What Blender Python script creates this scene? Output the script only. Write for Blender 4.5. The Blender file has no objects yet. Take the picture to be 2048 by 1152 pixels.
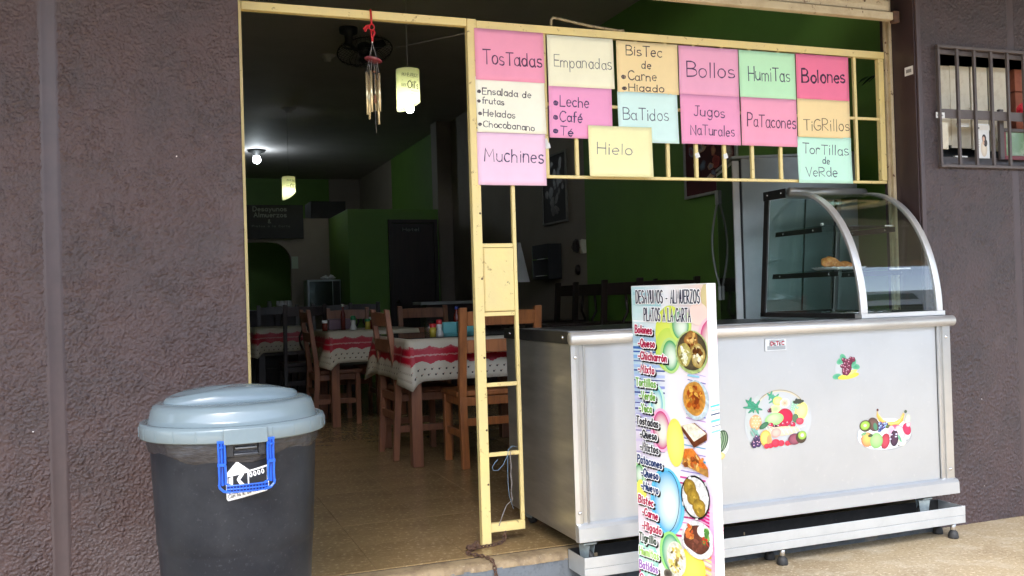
import bpy, bmesh, math, random
import numpy as np
from math import sin, cos, pi, radians, sqrt, atan2
from mathutils import Vector, Matrix
random.seed(7)
rng = np.random.default_rng(11)
S = bpy.context.scene
COL = S.collection

# ------------------------------------------------------------------ camera
YAW, ROLL, PITCH, FPX, EYE = .358, .0305, .0085, 1880.0, 1.25
cd = bpy.data.cameras.new('camera'); cam = bpy.data.objects.new('camera', cd); COL.objects.link(cam)
cd.sensor_width = 36; cd.lens = FPX/2048*36; cd.clip_start = .05; cd.clip_end = 400
Fv = Vector((sin(YAW)*cos(PITCH), cos(YAW)*cos(PITCH), sin(PITCH)))
Rv0 = Vector((cos(YAW), -sin(YAW), 0)); Uv0 = Rv0.cross(Fv)
Rv = Rv0*cos(ROLL) - Uv0*sin(ROLL)          # image right in world
Uv = Rv.cross(Fv)
m = Matrix((Rv, Uv, -Fv)).transposed().to_4x4(); m.translation = Vector((0, 0, EYE))
cam.matrix_world = m
S.camera = cam
O = Vector((0, 0, EYE))
def ray(x, y):                               # direction of a photograph point (2048 wide) from the camera
    return Fv*FPX + Rv*(x-1024) - Uv*(y-576)
def atY(x, y, Y):                            # on the vertical plane Y = const -> (X, Z)
    r = ray(x, y); t = Y/r.y; return (r.x*t, EYE+r.z*t)
def atX(x, y, X):
    r = ray(x, y); t = X/r.x; return (r.y*t, EYE+r.z*t)

# ------------------------------------------------------------------ world, sun, exposure
W = bpy.data.worlds.new('World'); S.world = W; W.use_nodes = True
wn = W.node_tree; bg = wn.nodes['Background']; bg.inputs[1].default_value = .15
sky = wn.nodes.new('ShaderNodeTexSky'); sky.sky_type = 'NISHITA'; sky.sun_disc = False
SUN_EL, SUN_AZ = radians(52), radians(205)   # high veiled sun behind the camera, over the street
sky.sun_elevation = SUN_EL; sky.sun_rotation = SUN_AZ; sky.air_density = 1.0; sky.dust_density = 2.0; sky.ozone_density = 1.5
hs_ = wn.nodes.new('ShaderNodeHueSaturation'); hs_.inputs['Saturation'].default_value = .75      # cloud veil greys the sky
wn.links.new(sky.outputs[0], hs_.inputs['Color']); wn.links.new(hs_.outputs[0], bg.inputs[0])
ld = bpy.data.lights.new('sun', 'SUN'); ld.energy = 1.2; ld.angle = radians(40); ld.color = (1, .985, .96)
sun = bpy.data.objects.new('sun', ld); COL.objects.link(sun)
sd = Vector((sin(SUN_AZ)*cos(SUN_EL), cos(SUN_AZ)*cos(SUN_EL), sin(SUN_EL)))
sun.rotation_euler = sd.to_track_quat('Z', 'Y').to_euler()
S.view_settings.view_transform = 'Standard'; S.view_settings.look = 'None'
S.view_settings.gamma = 1; S.view_settings.use_curve_mapping = False
S.view_settings.exposure = 2.66
S.render.engine = 'CYCLES'
S.cycles.max_bounces = 8; S.cycles.diffuse_bounces = 5; S.cycles.glossy_bounces = 4
S.cycles.transparent_max_bounces = 16; S.cycles.caustics_reflective = False; S.cycles.caustics_refractive = False
S.cycles.sample_clamp_indirect = 4
try: S.cycles.use_denoising = True
except Exception: pass

# ------------------------------------------------------------------ materials
def lin(h):
    if isinstance(h, str):
        v = [int(h[i:i+2], 16)/255 for i in (0, 2, 4)]
        return tuple(c/12.92 if c <= .04045 else ((c+.055)/1.055)**2.4 for c in v)
    return h
MATS = {}
def mat(name, col=(.5, .5, .5), rough=.6, metal=0, noise=None, bump=None, spec=.5, **kw):
    """noise=(scale, other colour, low, high) mottles the base colour; bump=(scale, strength, distance)"""
    if name in MATS: return MATS[name]
    M = bpy.data.materials.new(name); M.use_nodes = True; N = M.node_tree; b = N.nodes['Principled BSDF']
    col = lin(col)
    b.inputs['Base Color'].default_value = (*col, 1); b.inputs['Roughness'].default_value = rough
    b.inputs['Metallic'].default_value = metal; b.inputs['Specular IOR Level'].default_value = spec
    tc = N.nodes.new('ShaderNodeTexCoord')
    if noise:
        layers = noise if isinstance(noise, list) else [noise]
        prev = None
        for sc, c2, lo, hi in layers:
            t = N.nodes.new('ShaderNodeTexNoise'); t.inputs['Detail'].default_value = 6
            t.inputs['Roughness'].default_value = .65
            if isinstance(sc, tuple):
                mp = N.nodes.new('ShaderNodeMapping'); mp.inputs['Scale'].default_value = sc
                N.links.new(tc.outputs['Object'], mp.inputs[0]); N.links.new(mp.outputs[0], t.inputs['Vector']); t.inputs['Scale'].default_value = 1
            else:
                N.links.new(tc.outputs['Object'], t.inputs['Vector']); t.inputs['Scale'].default_value = sc
            r = N.nodes.new('ShaderNodeMapRange'); r.inputs['From Min'].default_value = lo; r.inputs['From Max'].default_value = hi
            N.links.new(t.outputs['Fac'], r.inputs['Value'])
            mx = N.nodes.new('ShaderNodeMix'); mx.data_type = 'RGBA'
            N.links.new(r.outputs[0], mx.inputs['Factor'])
            if prev is None: mx.inputs['A'].default_value = (*col, 1)
            else: N.links.new(prev, mx.inputs['A'])
            mx.inputs['B'].default_value = (*lin(c2), 1); prev = mx.outputs['Result']
        N.links.new(prev, b.inputs['Base Color'])
    if bump:
        prevn = None
        for sc, st, di in (bump if isinstance(bump, list) else [bump]):
            t = N.nodes.new('ShaderNodeTexNoise'); t.inputs['Detail'].default_value = 5
            if isinstance(sc, tuple):
                mp = N.nodes.new('ShaderNodeMapping'); mp.inputs['Scale'].default_value = sc
                N.links.new(tc.outputs['Object'], mp.inputs[0]); N.links.new(mp.outputs[0], t.inputs['Vector']); t.inputs['Scale'].default_value = 1
            else:
                N.links.new(tc.outputs['Object'], t.inputs['Vector']); t.inputs['Scale'].default_value = sc
            bp = N.nodes.new('ShaderNodeBump'); bp.inputs['Strength'].default_value = st; bp.inputs['Distance'].default_value = di
            N.links.new(t.outputs['Fac'], bp.inputs['Height'])
            if prevn: N.links.new(prevn, bp.inputs['Normal'])
            prevn = bp.outputs[0]
        N.links.new(prevn, b.inputs['Normal'])
    for k, v in kw.items(): b.inputs[k.replace('_', ' ')].default_value = v
    MATS[name] = M; return M

def glass(name, tint=(.93, .97, .95), rough=.015, ior=1.5, gain=1.0):
    M = bpy.data.materials.new(name); M.use_nodes = True; N = M.node_tree; N.nodes.clear()
    o = N.nodes.new('ShaderNodeOutputMaterial'); mx = N.nodes.new('ShaderNodeMixShader')
    t = N.nodes.new('ShaderNodeBsdfTransparent'); t.inputs[0].default_value = (*tint, 1)
    g = N.nodes.new('ShaderNodeBsdfGlossy'); g.inputs['Roughness'].default_value = rough
    lw = N.nodes.new('ShaderNodeLayerWeight'); lw.inputs[0].default_value = .5
    pw = N.nodes.new('ShaderNodeMath'); pw.operation = 'POWER'; pw.inputs[1].default_value = 4.2
    N.links.new(lw.outputs['Facing'], pw.inputs[0])
    ml = N.nodes.new('ShaderNodeMath'); ml.operation = 'MULTIPLY_ADD'; ml.inputs[1].default_value = .85; ml.inputs[2].default_value = .045*gain; ml.use_clamp = True
    N.links.new(pw.outputs[0], ml.inputs[0]); N.links.new(ml.outputs[0], mx.inputs[0])
    N.links.new(t.outputs[0], mx.inputs[1]); N.links.new(g.outputs[0], mx.inputs[2]); N.links.new(mx.outputs[0], o.inputs[0])
    MATS[name] = M; return M

def print_mat(name='printed_ink', rough=.45, transl=0, bump=None, fuzz=0):
    M = bpy.data.materials.new(name); M.use_nodes = True; N = M.node_tree; b = N.nodes['Principled BSDF']
    a = N.nodes.new('ShaderNodeVertexColor'); a.layer_name = 'Col'
    b.inputs['Roughness'].default_value = rough
    src = a.outputs[0]
    if fuzz:                                   # printed photographs of food: mottled halftone
        tc = N.nodes.new('ShaderNodeTexCoord'); t = N.nodes.new('ShaderNodeTexNoise'); t.inputs['Scale'].default_value = fuzz
        N.links.new(tc.outputs['Object'], t.inputs['Vector'])
        r = N.nodes.new('ShaderNodeMapRange'); r.inputs['From Min'].default_value = .35; r.inputs['From Max'].default_value = .65
        r.inputs['To Min'].default_value = .68; r.inputs['To Max'].default_value = 1.06
        N.links.new(t.outputs['Fac'], r.inputs['Value'])
        mx = N.nodes.new('ShaderNodeVectorMath'); mx.operation = 'SCALE'
        N.links.new(src, mx.inputs[0]); N.links.new(r.outputs[0], mx.inputs['Scale']); src = mx.outputs[0]
    N.links.new(src, b.inputs['Base Color'])
    return M

# wall and ground
def stucco_mat(name, c1, c2, speck=True):
    M = mat(name, c1, .46, noise=[(5, c2, .42, .62), (1.3, (.098, .070, .067), .56, .74), (60, (.085, .055, .052), .5, .8)], bump=[(260, .7, .003)])
    if speck:
        N = M.node_tree; b = N.nodes['Principled BSDF']
        prev = b.inputs['Base Color'].links[0].from_socket
        tc = N.nodes.new('ShaderNodeTexCoord'); v = N.nodes.new('ShaderNodeTexVoronoi'); v.inputs['Scale'].default_value = 14
        N.links.new(tc.outputs['Object'], v.inputs['Vector'])
        l = N.nodes.new('ShaderNodeMath'); l.operation = 'LESS_THAN'; l.inputs[1].default_value = .040
        N.links.new(v.outputs['Distance'], l.inputs[0])
        sp = N.nodes.new('ShaderNodeSeparateColor'); N.links.new(v.outputs['Color'], sp.inputs[0])
        g = N.nodes.new('ShaderNodeMath'); g.operation = 'GREATER_THAN'; g.inputs[1].default_value = .86
        N.links.new(sp.outputs[0], g.inputs[0])
        mu = N.nodes.new('ShaderNodeMath'); mu.operation = 'MULTIPLY'; N.links.new(l.outputs[0], mu.inputs[0]); N.links.new(g.outputs[0], mu.inputs[1])
        mx = N.nodes.new('ShaderNodeMix'); mx.data_type = 'RGBA'; N.links.new(mu.outputs[0], mx.inputs['Factor'])
        N.links.new(prev, mx.inputs['A']); mx.inputs['B'].default_value = (.75, .7, .66, 1)
        N.links.new(mx.outputs['Result'], b.inputs['Base Color'])
    return M
m_stucco = stucco_mat('brown_stucco', (.070, .039, .036), (.050, .031, .030))
m_stucco_r = stucco_mat('brown_stucco_right', (.060, .038, .038), (.044, .031, .032))
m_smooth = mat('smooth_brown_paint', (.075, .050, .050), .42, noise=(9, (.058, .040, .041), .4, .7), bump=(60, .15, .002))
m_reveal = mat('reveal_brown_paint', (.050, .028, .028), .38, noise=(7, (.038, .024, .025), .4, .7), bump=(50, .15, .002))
m_pave = mat('tan_granito', (.42, .33, .205), .55, noise=[(1.3, (.30, .225, .135), .48, .66), (6, (.52, .45, .33), .5, .7), (55, (.66, .57, .42), .54, .66), (80, (.15, .10, .055), .56, .68)], bump=(80, .2, .002))
m_tile = mat('brown_granito_tile', (.33, .22, .10), .24, noise=[(3, (.25, .162, .072), .4, .65), (45, (.52, .38, .20), .54, .68), (95, (.07, .045, .02), .58, .8)], bump=(60, .04, .001))
m_tilefar = mat('brown_granito_floor', (.31, .205, .095), .24, noise=[(3, (.235, .152, .068), .4, .65), (45, (.48, .35, .19), .54, .68)])
m_border = mat('worn_concrete_edge', (.34, .25, .14), .7, noise=[(12, (.2, .14, .08), .45, .65), (60, (.5, .42, .3), .6, .75)], bump=(40, .5, .006))
m_riser = mat('blue_grey_riser', (.15, .17, .19), .7, noise=[(9, (.3, .28, .24), .58, .7), (40, (.08, .09, .1), .5, .8)], bump=(40, .5, .005))
m_joint = mat('dark_joint', (.03, .022, .016), .9, noise=(30, (.06, .045, .03), .4, .7))
m_road = mat('asphalt', (.055, .055, .055), .9, noise=(30, (.075, .073, .07), .4, .7), bump=(60, .5, .01))
m_plaster = mat('pale_plaster', (.72, .71, .69), .8, noise=(3, (.62, .61, .58), .4, .7), bump=(30, .2, .005))
m_portico = mat('grey_portico_plaster', (.36, .35, .34), .8, noise=(3, (.30, .29, .28), .4, .7))
m_green = mat('green_wall_paint', (.13, .27, .042), .55, noise=(2.5, (.115, .235, .037), .4, .7), bump=(40, .1, .002))
m_cream = mat('cream_wall_paint', (.30, .25, .20), .6, noise=(2.5, (.26, .22, .175), .4, .7), bump=(40, .1, .002))
m_ceil = mat('ceiling_plaster', (.46, .43, .42), .7, noise=(2, (.40, .375, .365), .4, .7), bump=(20, .1, .003))
m_yellow = mat('yellow_gate_paint', (.86, .69, .28), .4, noise=[(4, (.80, .64, .29), .4, .6), (38, (.40, .26, .10), .62, .70), (16, (.12, .06, .035), .69, .73)], bump=(60, .3, .002))
m_shutter = mat('cream_shutter_paint', (.62, .52, .34), .45, noise=[(7, (.52, .41, .26), .45, .6), (26, (.13, .05, .025), .62, .67)], bump=(70, .3, .002))
m_rust = mat('rusty_iron', (.09, .05, .035), .8, noise=(60, (.16, .08, .045), .4, .7), bump=(90, .5, .002))
# steel
m_steel = mat('brushed_steel', (.60, .60, .59), .30, .9, noise=(5, (.52, .52, .51), .35, .7))
m_panel = mat('satin_steel_sheet', (.58, .60, .615), .38, .68, noise=[(1.7, (.53, .55, .565), .38, .66), (30, (.64, .65, .65), .6, .8)], bump=(1.6, .18, .02))
m_soft = mat('satin_trim_steel', (.72, .71, .69), .42, .65, noise=(6, (.64, .63, .61), .4, .7))
m_side = mat('dull_steel_side', (.62, .59, .55), .36, .85, noise=((2, 2, 14), (.44, .42, .39), .35, .7), bump=((300, 300, 6), .04, .001))
m_tray = mat('zinc_tray', (.60, .62, .62), .40, .55, noise=(9, (.53, .55, .55), .4, .7))
m_dark = mat('dark_anodised', (.05, .048, .046), .35, .6, noise=(20, (.065, .06, .058), .4, .7))
m_rubber = mat('black_rubber', (.02, .02, .02), .6, noise=(30, (.035, .035, .035), .4, .7))
m_bolt = mat('bolt_metal', (.75, .75, .75), .25, 1, noise=(60, (.6, .6, .6), .4, .7))
# wood
m_wood = mat('orange_brown_wood', (.44, .155, .045), .38, noise=[((25, 25, 2.5), (.26, .09, .03), .42, .65)], bump=((40, 40, 3), .15, .002))
m_wood2 = mat('reddish_wood', (.27, .11, .055), .4, noise=[((25, 25, 2.5), (.18, .07, .04), .42, .65)], bump=((40, 40, 3), .15, .002))
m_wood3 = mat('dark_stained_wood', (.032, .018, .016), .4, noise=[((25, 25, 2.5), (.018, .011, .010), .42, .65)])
# plastics and others
m_lid = mat('pale_blue_grey_plastic', (.18, .235, .26), .2, noise=(5, (.165, .215, .24), .4, .7), bump=(9, .05, .004))
m_can = mat('smoky_black_plastic', (.010, .012, .017), .38, spec=.22, noise=[(3, (.026, .029, .035), .4, .65), (90, (.055, .06, .07), .6, .8)], bump=(10, .05, .004))
m_can2 = mat('black_plastic', (.02, .021, .024), .28, noise=(9, (.03, .031, .035), .4, .7))
m_bag = mat('black_bin_bag', (.025, .025, .03), .22, noise=(20, (.05, .05, .055), .4, .7), bump=[((14, 14, 60), .8, .01)])
m_blue = mat('blue_plastic', (.012, .11, .62), .3, noise=(20, (.01, .085, .5), .4, .7))
m_white = mat('white_enamel', (.78, .78, .76), .35, noise=(6, (.7, .7, .68), .4, .7))
m_fridge = mat('grey_white_fridge_steel', (.46, .50, .50), .35, .2, noise=[(3, (.40, .44, .44), .42, .62), (22, (.22, .23, .22), .70, .74)])
m_fdoor = mat('dark_glass_green_reflection', (.02, .035, .022), .06, noise=(5, (.03, .045, .03), .4, .7))  # dark glass; the fridge door's reflection of the green wall is in its colour
m_black = mat('black_matt', (.014, .014, .014), .6, noise=(8, (.022, .022, .022), .4, .7))
m_red = mat('red_ribbon', (.60, .012, .02), .5, noise=(60, (.42, .008, .015), .4, .7))
m_gold = mat('pale_gold_tube', (.80, .68, .42), .25, .7, noise=(30, (.7, .6, .38), .4, .7))
m_string = mat('grey_thread', (.30, .27, .25), .8, noise=(90, (.2, .18, .17), .4, .7))
m_bluethread = mat('blue_thread', (.22, .34, .45), .6, noise=(90, (.15, .24, .35), .4, .7))
m_teal = mat('teal_plastic', (.13, .42, .44), .4, noise=(9, (.11, .36, .38), .4, .7))
m_pastry = mat('fried_pastry', (.55, .20, .05), .5, noise=[(60, (.75, .42, .14), .45, .65), (150, (.25, .08, .02), .6, .75)], bump=(120, .6, .003))
m_foil = mat('crumpled_foil', (.8, .8, .8), .22, 1, noise=(30, (.65, .65, .65), .4, .7), bump=(45, .9, .01))
m_paperplate = mat('white_paper_plate', (.8, .8, .78), .7, noise=(20, (.72, .72, .7), .4, .7))
m_card = mat('stained_cream_board', (.76, .70, .56), .75, noise=[(12, (.62, .54, .40), .5, .68), ((6, 6, 40), (.22, .15, .08), .66, .7)], bump=(30, .2, .002))
m_bars = mat('brown_grey_bar_paint', (.105, .085, .080), .5, noise=[(20, (.085, .066, .062), .4, .7), (60, (.2, .17, .15), .68, .74)], bump=(60, .3, .002))
m_brick = mat('red_brick', (.32, .10, .055), .8, noise=(25, (.24, .07, .04), .4, .7), bump=(50, .5, .004))
m_rose = mat('red_petal', (.65, .01, .03), .6, noise=(50, (.45, .006, .02), .4, .7))
m_glass = glass('case_glass', (.95, .98, .97), .008, 1.5, 1.5)
m_glass_side = glass('side_glass', (.93, .97, .955), .015, 1.5, 1.0)
m_shelfglass = glass('shelf_glass', (.92, .96, .95), .02, 1.5, 1.0)
m_ink = print_mat('printed_ink', .4)
m_inkfood = print_mat('printed_food_ink', .35, fuzz=70)
m_marker = print_mat('marker_ink', .6)

# ------------------------------------------------------------------ objects
def tag(o, label=None, cat=None, group=None, kind=None):
    if label: o['label'] = label
    if cat: o['category'] = cat
    if group: o['group'] = group
    if kind: o['kind'] = kind
    return o
def thing(name, label, cat, loc=(0, 0, 0), rz=0, group=None):
    o = bpy.data.objects.new(name, None); COL.objects.link(o); o.empty_display_size = .1
    o.location = loc; o.rotation_euler.z = rz
    return tag(o, label, cat, group)
ALLO = {}
def copy_tree(o, parent=None):
    c = o.copy(); COL.objects.link(c); c.parent = parent
    for ch in [x for x in bpy.data.objects if x.parent == o]: copy_tree(ch, c)
    return c

class MB:
    """collects shapes; build() links them as one mesh object, local to its parent thing"""
    def __init__(s, org=(0, 0, 0)): s.v = []; s.f = []; s.o = Vector(org); s.uv = None; s.col = None; s.sm = []
    def add(s, vs, fs, smooth=False):
        n = len(s.v); s.v += [tuple(Vector(p)-s.o) for p in vs]; s.f += [tuple(i+n for i in f) for f in fs]; s.sm += [smooth]*len(fs); return s
    def box(s, x0, x1, y0, y1, z0, z1, rot=None, piv=None):
        vs = [Vector((x, y, z)) for x in (x0, x1) for y in (y0, y1) for z in (z0, z1)]
        if rot is not None:
            piv = Vector(piv) if piv else Vector(((x0+x1)/2, (y0+y1)/2, (z0+z1)/2)); vs = [rot@(p-piv)+piv for p in vs]
        return s.add(vs, [(0, 1, 3, 2), (4, 6, 7, 5), (0, 4, 5, 1), (2, 3, 7, 6), (0, 2, 6, 4), (1, 5, 7, 3)])
    def bar(s, a, b, w, d=None, up=(0, 0, 1)):          # rectangular bar from a to b
        a, b = Vector(a), Vector(b); d = d or w; t = (b-a).normalized(); u = Vector(up)
        if abs(t.dot(u)) > .95: u = Vector((0, 1, 0))
        p = t.cross(u).normalized(); q = p.cross(t)
        vs = [c+p*i*w/2+q*j*d/2 for c in (a, b) for i, j in ((-1, -1), (1, -1), (1, 1), (-1, 1))]
        return s.add(vs, [(0, 1, 2, 3), (7, 6, 5, 4), (0, 4, 5, 1), (1, 5, 6, 2), (2, 6, 7, 3), (3, 7, 4, 0)])
    def tube(s, pts, r, n=8, closed=False, cap=True):
        pts = [Vector(p) for p in pts]; N = len(pts); rs = r if isinstance(r, (list, tuple)) else [r]*N
        vs = []; u = None
        for i, p in enumerate(pts):
            if closed: t = pts[(i+1) % N]-pts[i-1]
            else: t = pts[min(i+1, N-1)]-pts[max(i-1, 0)]
            t = t.normalized() if t.length > 1e-9 else Vector((0, 0, 1))
            if u is None: u = t.orthogonal().normalized()
            u = (u-t*u.dot(t)); u = u.normalized() if u.length > 1e-6 else t.orthogonal().normalized()
            w = t.cross(u)
            vs += [p+(u*cos(2*pi*k/n)+w*sin(2*pi*k/n))*rs[i] for k in range(n)]
        fs = [(i*n+k, i*n+(k+1) % n, ((i+1) % N)*n+(k+1) % n, ((i+1) % N)*n+k) for i in range(N if closed else N-1) for k in range(n)]
        if cap and not closed: fs += [tuple(range(n))[::-1], tuple((N-1)*n+k for k in range(n))]
        return s.add(vs, fs, True)
    def lathe(s, prof, c=(0, 0, 0), n=32, a0=0, a1=2*pi, axis='z', tilt=None):
        c = Vector(c); full = abs(a1-a0-2*pi) < 1e-6; m_ = n if full else n+1; vs = []
        for r, z in prof:
            for k in range(m_):
                a = a0+(a1-a0)*k/n
                p = Vector((r*cos(a), r*sin(a), z)) if axis == 'z' else (Vector((r*cos(a), z, r*sin(a))) if axis == 'y' else Vector((z, r*cos(a), r*sin(a))))
                if tilt is not None: p = tilt@p
                vs.append(c+p)
        fs = [(i*m_+k, i*m_+(k+1) % m_, (i+1)*m_+(k+1) % m_, (i+1)*m_+k) for i in range(len(prof)-1) for k in range(n if full else n)]
        return s.add(vs, fs, True)
    def prism(s, pts, fn, d0, d1):                       # outline pts (2D) extruded between d0 and d1, fn(u,v,d)->3D
        n = len(pts); vs = [fn(u, v, d0) for u, v in pts]+[fn(u, v, d1) for u, v in pts]
        return s.add(vs, [tuple(range(n))[::-1], tuple(range(n, 2*n))]+[(i, (i+1) % n, n+(i+1) % n, n+i) for i in range(n)])
    def build(s, name, m_, parent=None, bevel=0, smooth=None, kind=None, solid=0, label=None, segs=2):
        me = bpy.data.meshes.new(name); me.from_pydata(s.v, [], s.f); me.update()
        bm = bmesh.new(); bm.from_mesh(me); bmesh.ops.recalc_face_normals(bm, faces=bm.faces); bm.to_mesh(me); bm.free()
        sm = s.sm if smooth is None else [smooth]*len(s.f)
        me.polygons.foreach_set('use_smooth', sm)
        if s.uv:
            ul = me.uv_layers.new(name='UVMap')
            for l in me.loops: ul.data[l.index].uv = s.uv[l.vertex_index]
        me.materials.append(m_)
        o = bpy.data.objects.new(name, me); COL.objects.link(o); o.parent = parent
        if bevel:
            md = o.modifiers.new('bevel', 'BEVEL'); md.width = bevel; md.segments = segs; md.limit_method = 'ANGLE'; md.angle_limit = radians(40)
        if solid:
            md = o.modifiers.new('solid', 'SOLIDIFY'); md.thickness = solid; md.offset = 0
        if kind: o['kind'] = kind
        if label: o['label'] = label
        return o
def arc(cx, cy, rx, ry, a0, a1, n=10):
    return [(cx+rx*cos(radians(a0+(a1-a0)*i/n)), cy+ry*sin(radians(a0+(a1-a0)*i/n))) for i in range(n+1)]

# ------------------------------------------------------------------ pen-stroke lettering (drawn glyph by glyph)
def _r(*p): return list(p)
G = {
'A': (.62, [[(0, 0), (.3, 1), (.6, 0)], [(.12, .38), (.48, .38)]]),
'B': (.62, [[(0, 0), (0, 1)], [(0, 1)]+arc(.25, .76, .27, .24, 90, -90, 8)+[(0, .52)], [(0, .52)]+arc(.28, .26, .32, .26, 90, -90, 8)+[(0, 0)]]),
'C': (.62, [arc(.36, .5, .36, .5, 45, 315, 14)]),
'D': (.64, [[(0, 0), (0, 1)], [(0, 1), (.2, 1)]+arc(.22, .5, .38, .5, 90, -90, 12)+[(0, 0)]]),
'E': (.52, [[(.5, 1), (0, 1), (0, 0), (.5, 0)], [(0, .52), (.42, .52)]]),
'F': (.5, [[(.5, 1), (0, 1), (0, 0)], [(0, .52), (.42, .52)]]),
'G': (.66, [arc(.36, .5, .36, .5, 50, 330, 14)+[(.62, .42), (.36, .42)]]),
'H': (.62, [[(0, 0), (0, 1)], [(.58, 0), (.58, 1)], [(0, .52), (.58, .52)]]),
'I': (.14, [[(.05, 0), (.05, 1)]]),
'J': (.5, [[(.1, 1), (.5, 1)], [(.34, 1), (.34, .2)]+arc(.17, .2, .17, .2, 0, -160, 8)]),
'K': (.6, [[(0, 0), (0, 1)], [(.55, 1), (.02, .45), (.58, 0)]]),
'L': (.5, [[(0, 1), (0, 0), (.48, 0)]]),
'M': (.78, [[(0, 0), (.08, 1), (.38, .35), (.68, 1), (.76, 0)]]),
'N': (.64, [[(0, 0), (0, 1), (.6, 0), (.6, 1)]]),
'O': (.7, [arc(.35, .5, .35, .5, 90, 450, 18)]),
'P': (.56, [[(0, 0), (0, 1)], [(0, 1)]+arc(.24, .74, .3, .26, 90, -90, 9)+[(0, .48)]]),
'Q': (.74, [arc(.35, .5, .35, .5, 90, 450, 18), [(.42, .25), (.72, -.08)]]),
'R': (.6, [[(0, 0), (0, 1)], [(0, 1)]+arc(.24, .75, .3, .25, 90, -90, 9)+[(.02, .5), (.56, 0)]]),
'S': (.54, [arc(.27, .75, .25, .25, 40, 270, 9)+arc(.27, .25, .26, .25, 90, -150, 9)[1:]]),
'T': (.6, [[(0, 1), (.6, 1)], [(.3, 1), (.3, 0)]]),
'U': (.62, [[(0, 1), (0, .3)]+arc(.29, .3, .29, .3, 180, 360, 9)+[(.58, 1)]]),
'V': (.6, [[(0, 1), (.3, 0), (.6, 1)]]),
'Y': (.58, [[(0, 1), (.29, .5), (.58, 1)], [(.29, .5), (.29, 0)]]),
'Z': (.56, [[(0, 1), (.54, 1), (0, 0), (.56, 0)]]),
'a': (.5, [arc(.22, .3, .22, .3, 40, 400, 14), [(.43, .6), (.43, .1), (.5, 0)]]),
'b': (.5, [[(0, 1), (0, 0)], arc(.22, .3, .22, .3, 170, -170, 13)]),
'c': (.44, [arc(.24, .3, .24, .3, 50, 310, 12)]),
'd': (.52, [arc(.22, .3, .22, .3, 20, 380, 14), [(.45, 1), (.45, 0)]]),
'e': (.48, [[(.02, .3), (.44, .34)]+arc(.23, .3, .22, .3, 10, 310, 12)]),
'f': (.36, [arc(.26, .82, .14, .18, 70, 180, 6)+[(.12, 0)], [(0, .56), (.32, .56)]]),
'g': (.5, [arc(.22, .3, .22, .3, 20, 380, 14), [(.44, .6), (.44, -.1)]+arc(.24, -.12, .2, .2, 0, -150, 7)]),
'h': (.48, [[(0, 1), (0, 0)], [(0, .35)]+arc(.21, .36, .21, .24, 170, 0, 8)+[(.42, 0)]]),
'i': (.14, [[(.05, .6), (.05, 0)], [(.05, .8), (.06, .88)]]),
'j': (.2, [[(.12, .6), (.12, -.15), (0, -.25)], [(.12, .8), (.13, .88)]]),
'l': (.14, [[(.05, 1), (.05, 0)]]),
'm': (.72, [[(0, .6), (0, 0)], [(0, .4)]+arc(.17, .42, .16, .18, 160, 0, 7)+[(.33, 0)], [(.33, .4)]+arc(.5, .42, .17, .18, 160, 0, 7)+[(.67, 0)]]),
'n': (.48, [[(0, .6), (0, 0)], [(0, .36)]+arc(.21, .38, .21, .22, 165, 0, 8)+[(.42, 0)]]),
'o': (.48, [arc(.23, .3, .23, .3, 90, 450, 15)]),
'p': (.5, [[(0, .6), (0, -.35)], arc(.22, .3, .22, .3, 170, -170, 13)]),
'r': (.36, [[(0, .6), (0, 0)], [(0, .36)]+arc(.19, .38, .18, .22, 165, 40, 6)]),
's': (.42, [arc(.2, .45, .18, .15, 40, 270, 7)+arc(.2, .15, .2, .15, 90, -150, 7)[1:]]),
't': (.36, [[(.15, .9), (.15, .1), (.28, 0)], [(0, .6), (.32, .6)]]),
'u': (.5, [[(0, .6), (0, .22)]+arc(.21, .22, .21, .22, 180, 350, 8)+[(.43, .6), (.43, 0)]]),
'v': (.44, [[(0, .6), (.21, 0), (.42, .6)]]),
'x': (.44, [[(0, .6), (.4, 0)], [(.4, .6), (0, 0)]]),
'y': (.46, [[(0, .6), (.22, .02)], [(.44, .6), (.08, -.34)]]),
'z': (.44, [[(0, .6), (.4, .6), (0, 0), (.42, 0)]]),
'-': (.4, [[(.05, .35), (.33, .35)]]),
"'": (.12, [[(.05, 1), (.03, .78)]]),
'&': (.6, [[(.55, 0), (.12, .75)]+arc(.26, .82, .14, .17, 180, 0, 6)+[(.05, .3)]+arc(.25, .2, .2, .2, 180, 350, 6)]),
'@': (.5, [arc(.2, .34, .2, .2, 0, 340, 12), arc(.2, .34, .08, .09, 90, 420, 8)]),
'0': (.5, [arc(.22, .5, .22, .48, 90, 450, 14)]),
' ': (.36, []),
}
G['á'] = (.5, G['a'][1]+[[(.2, .72), (.32, .9)]]); G['é'] = (.48, G['e'][1]+[[(.2, .72), (.32, .9)]]); G['ó'] = (.48, G['o'][1]+[[(.2, .72), (.32, .9)]])
G['Á'] = G['A']

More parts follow.
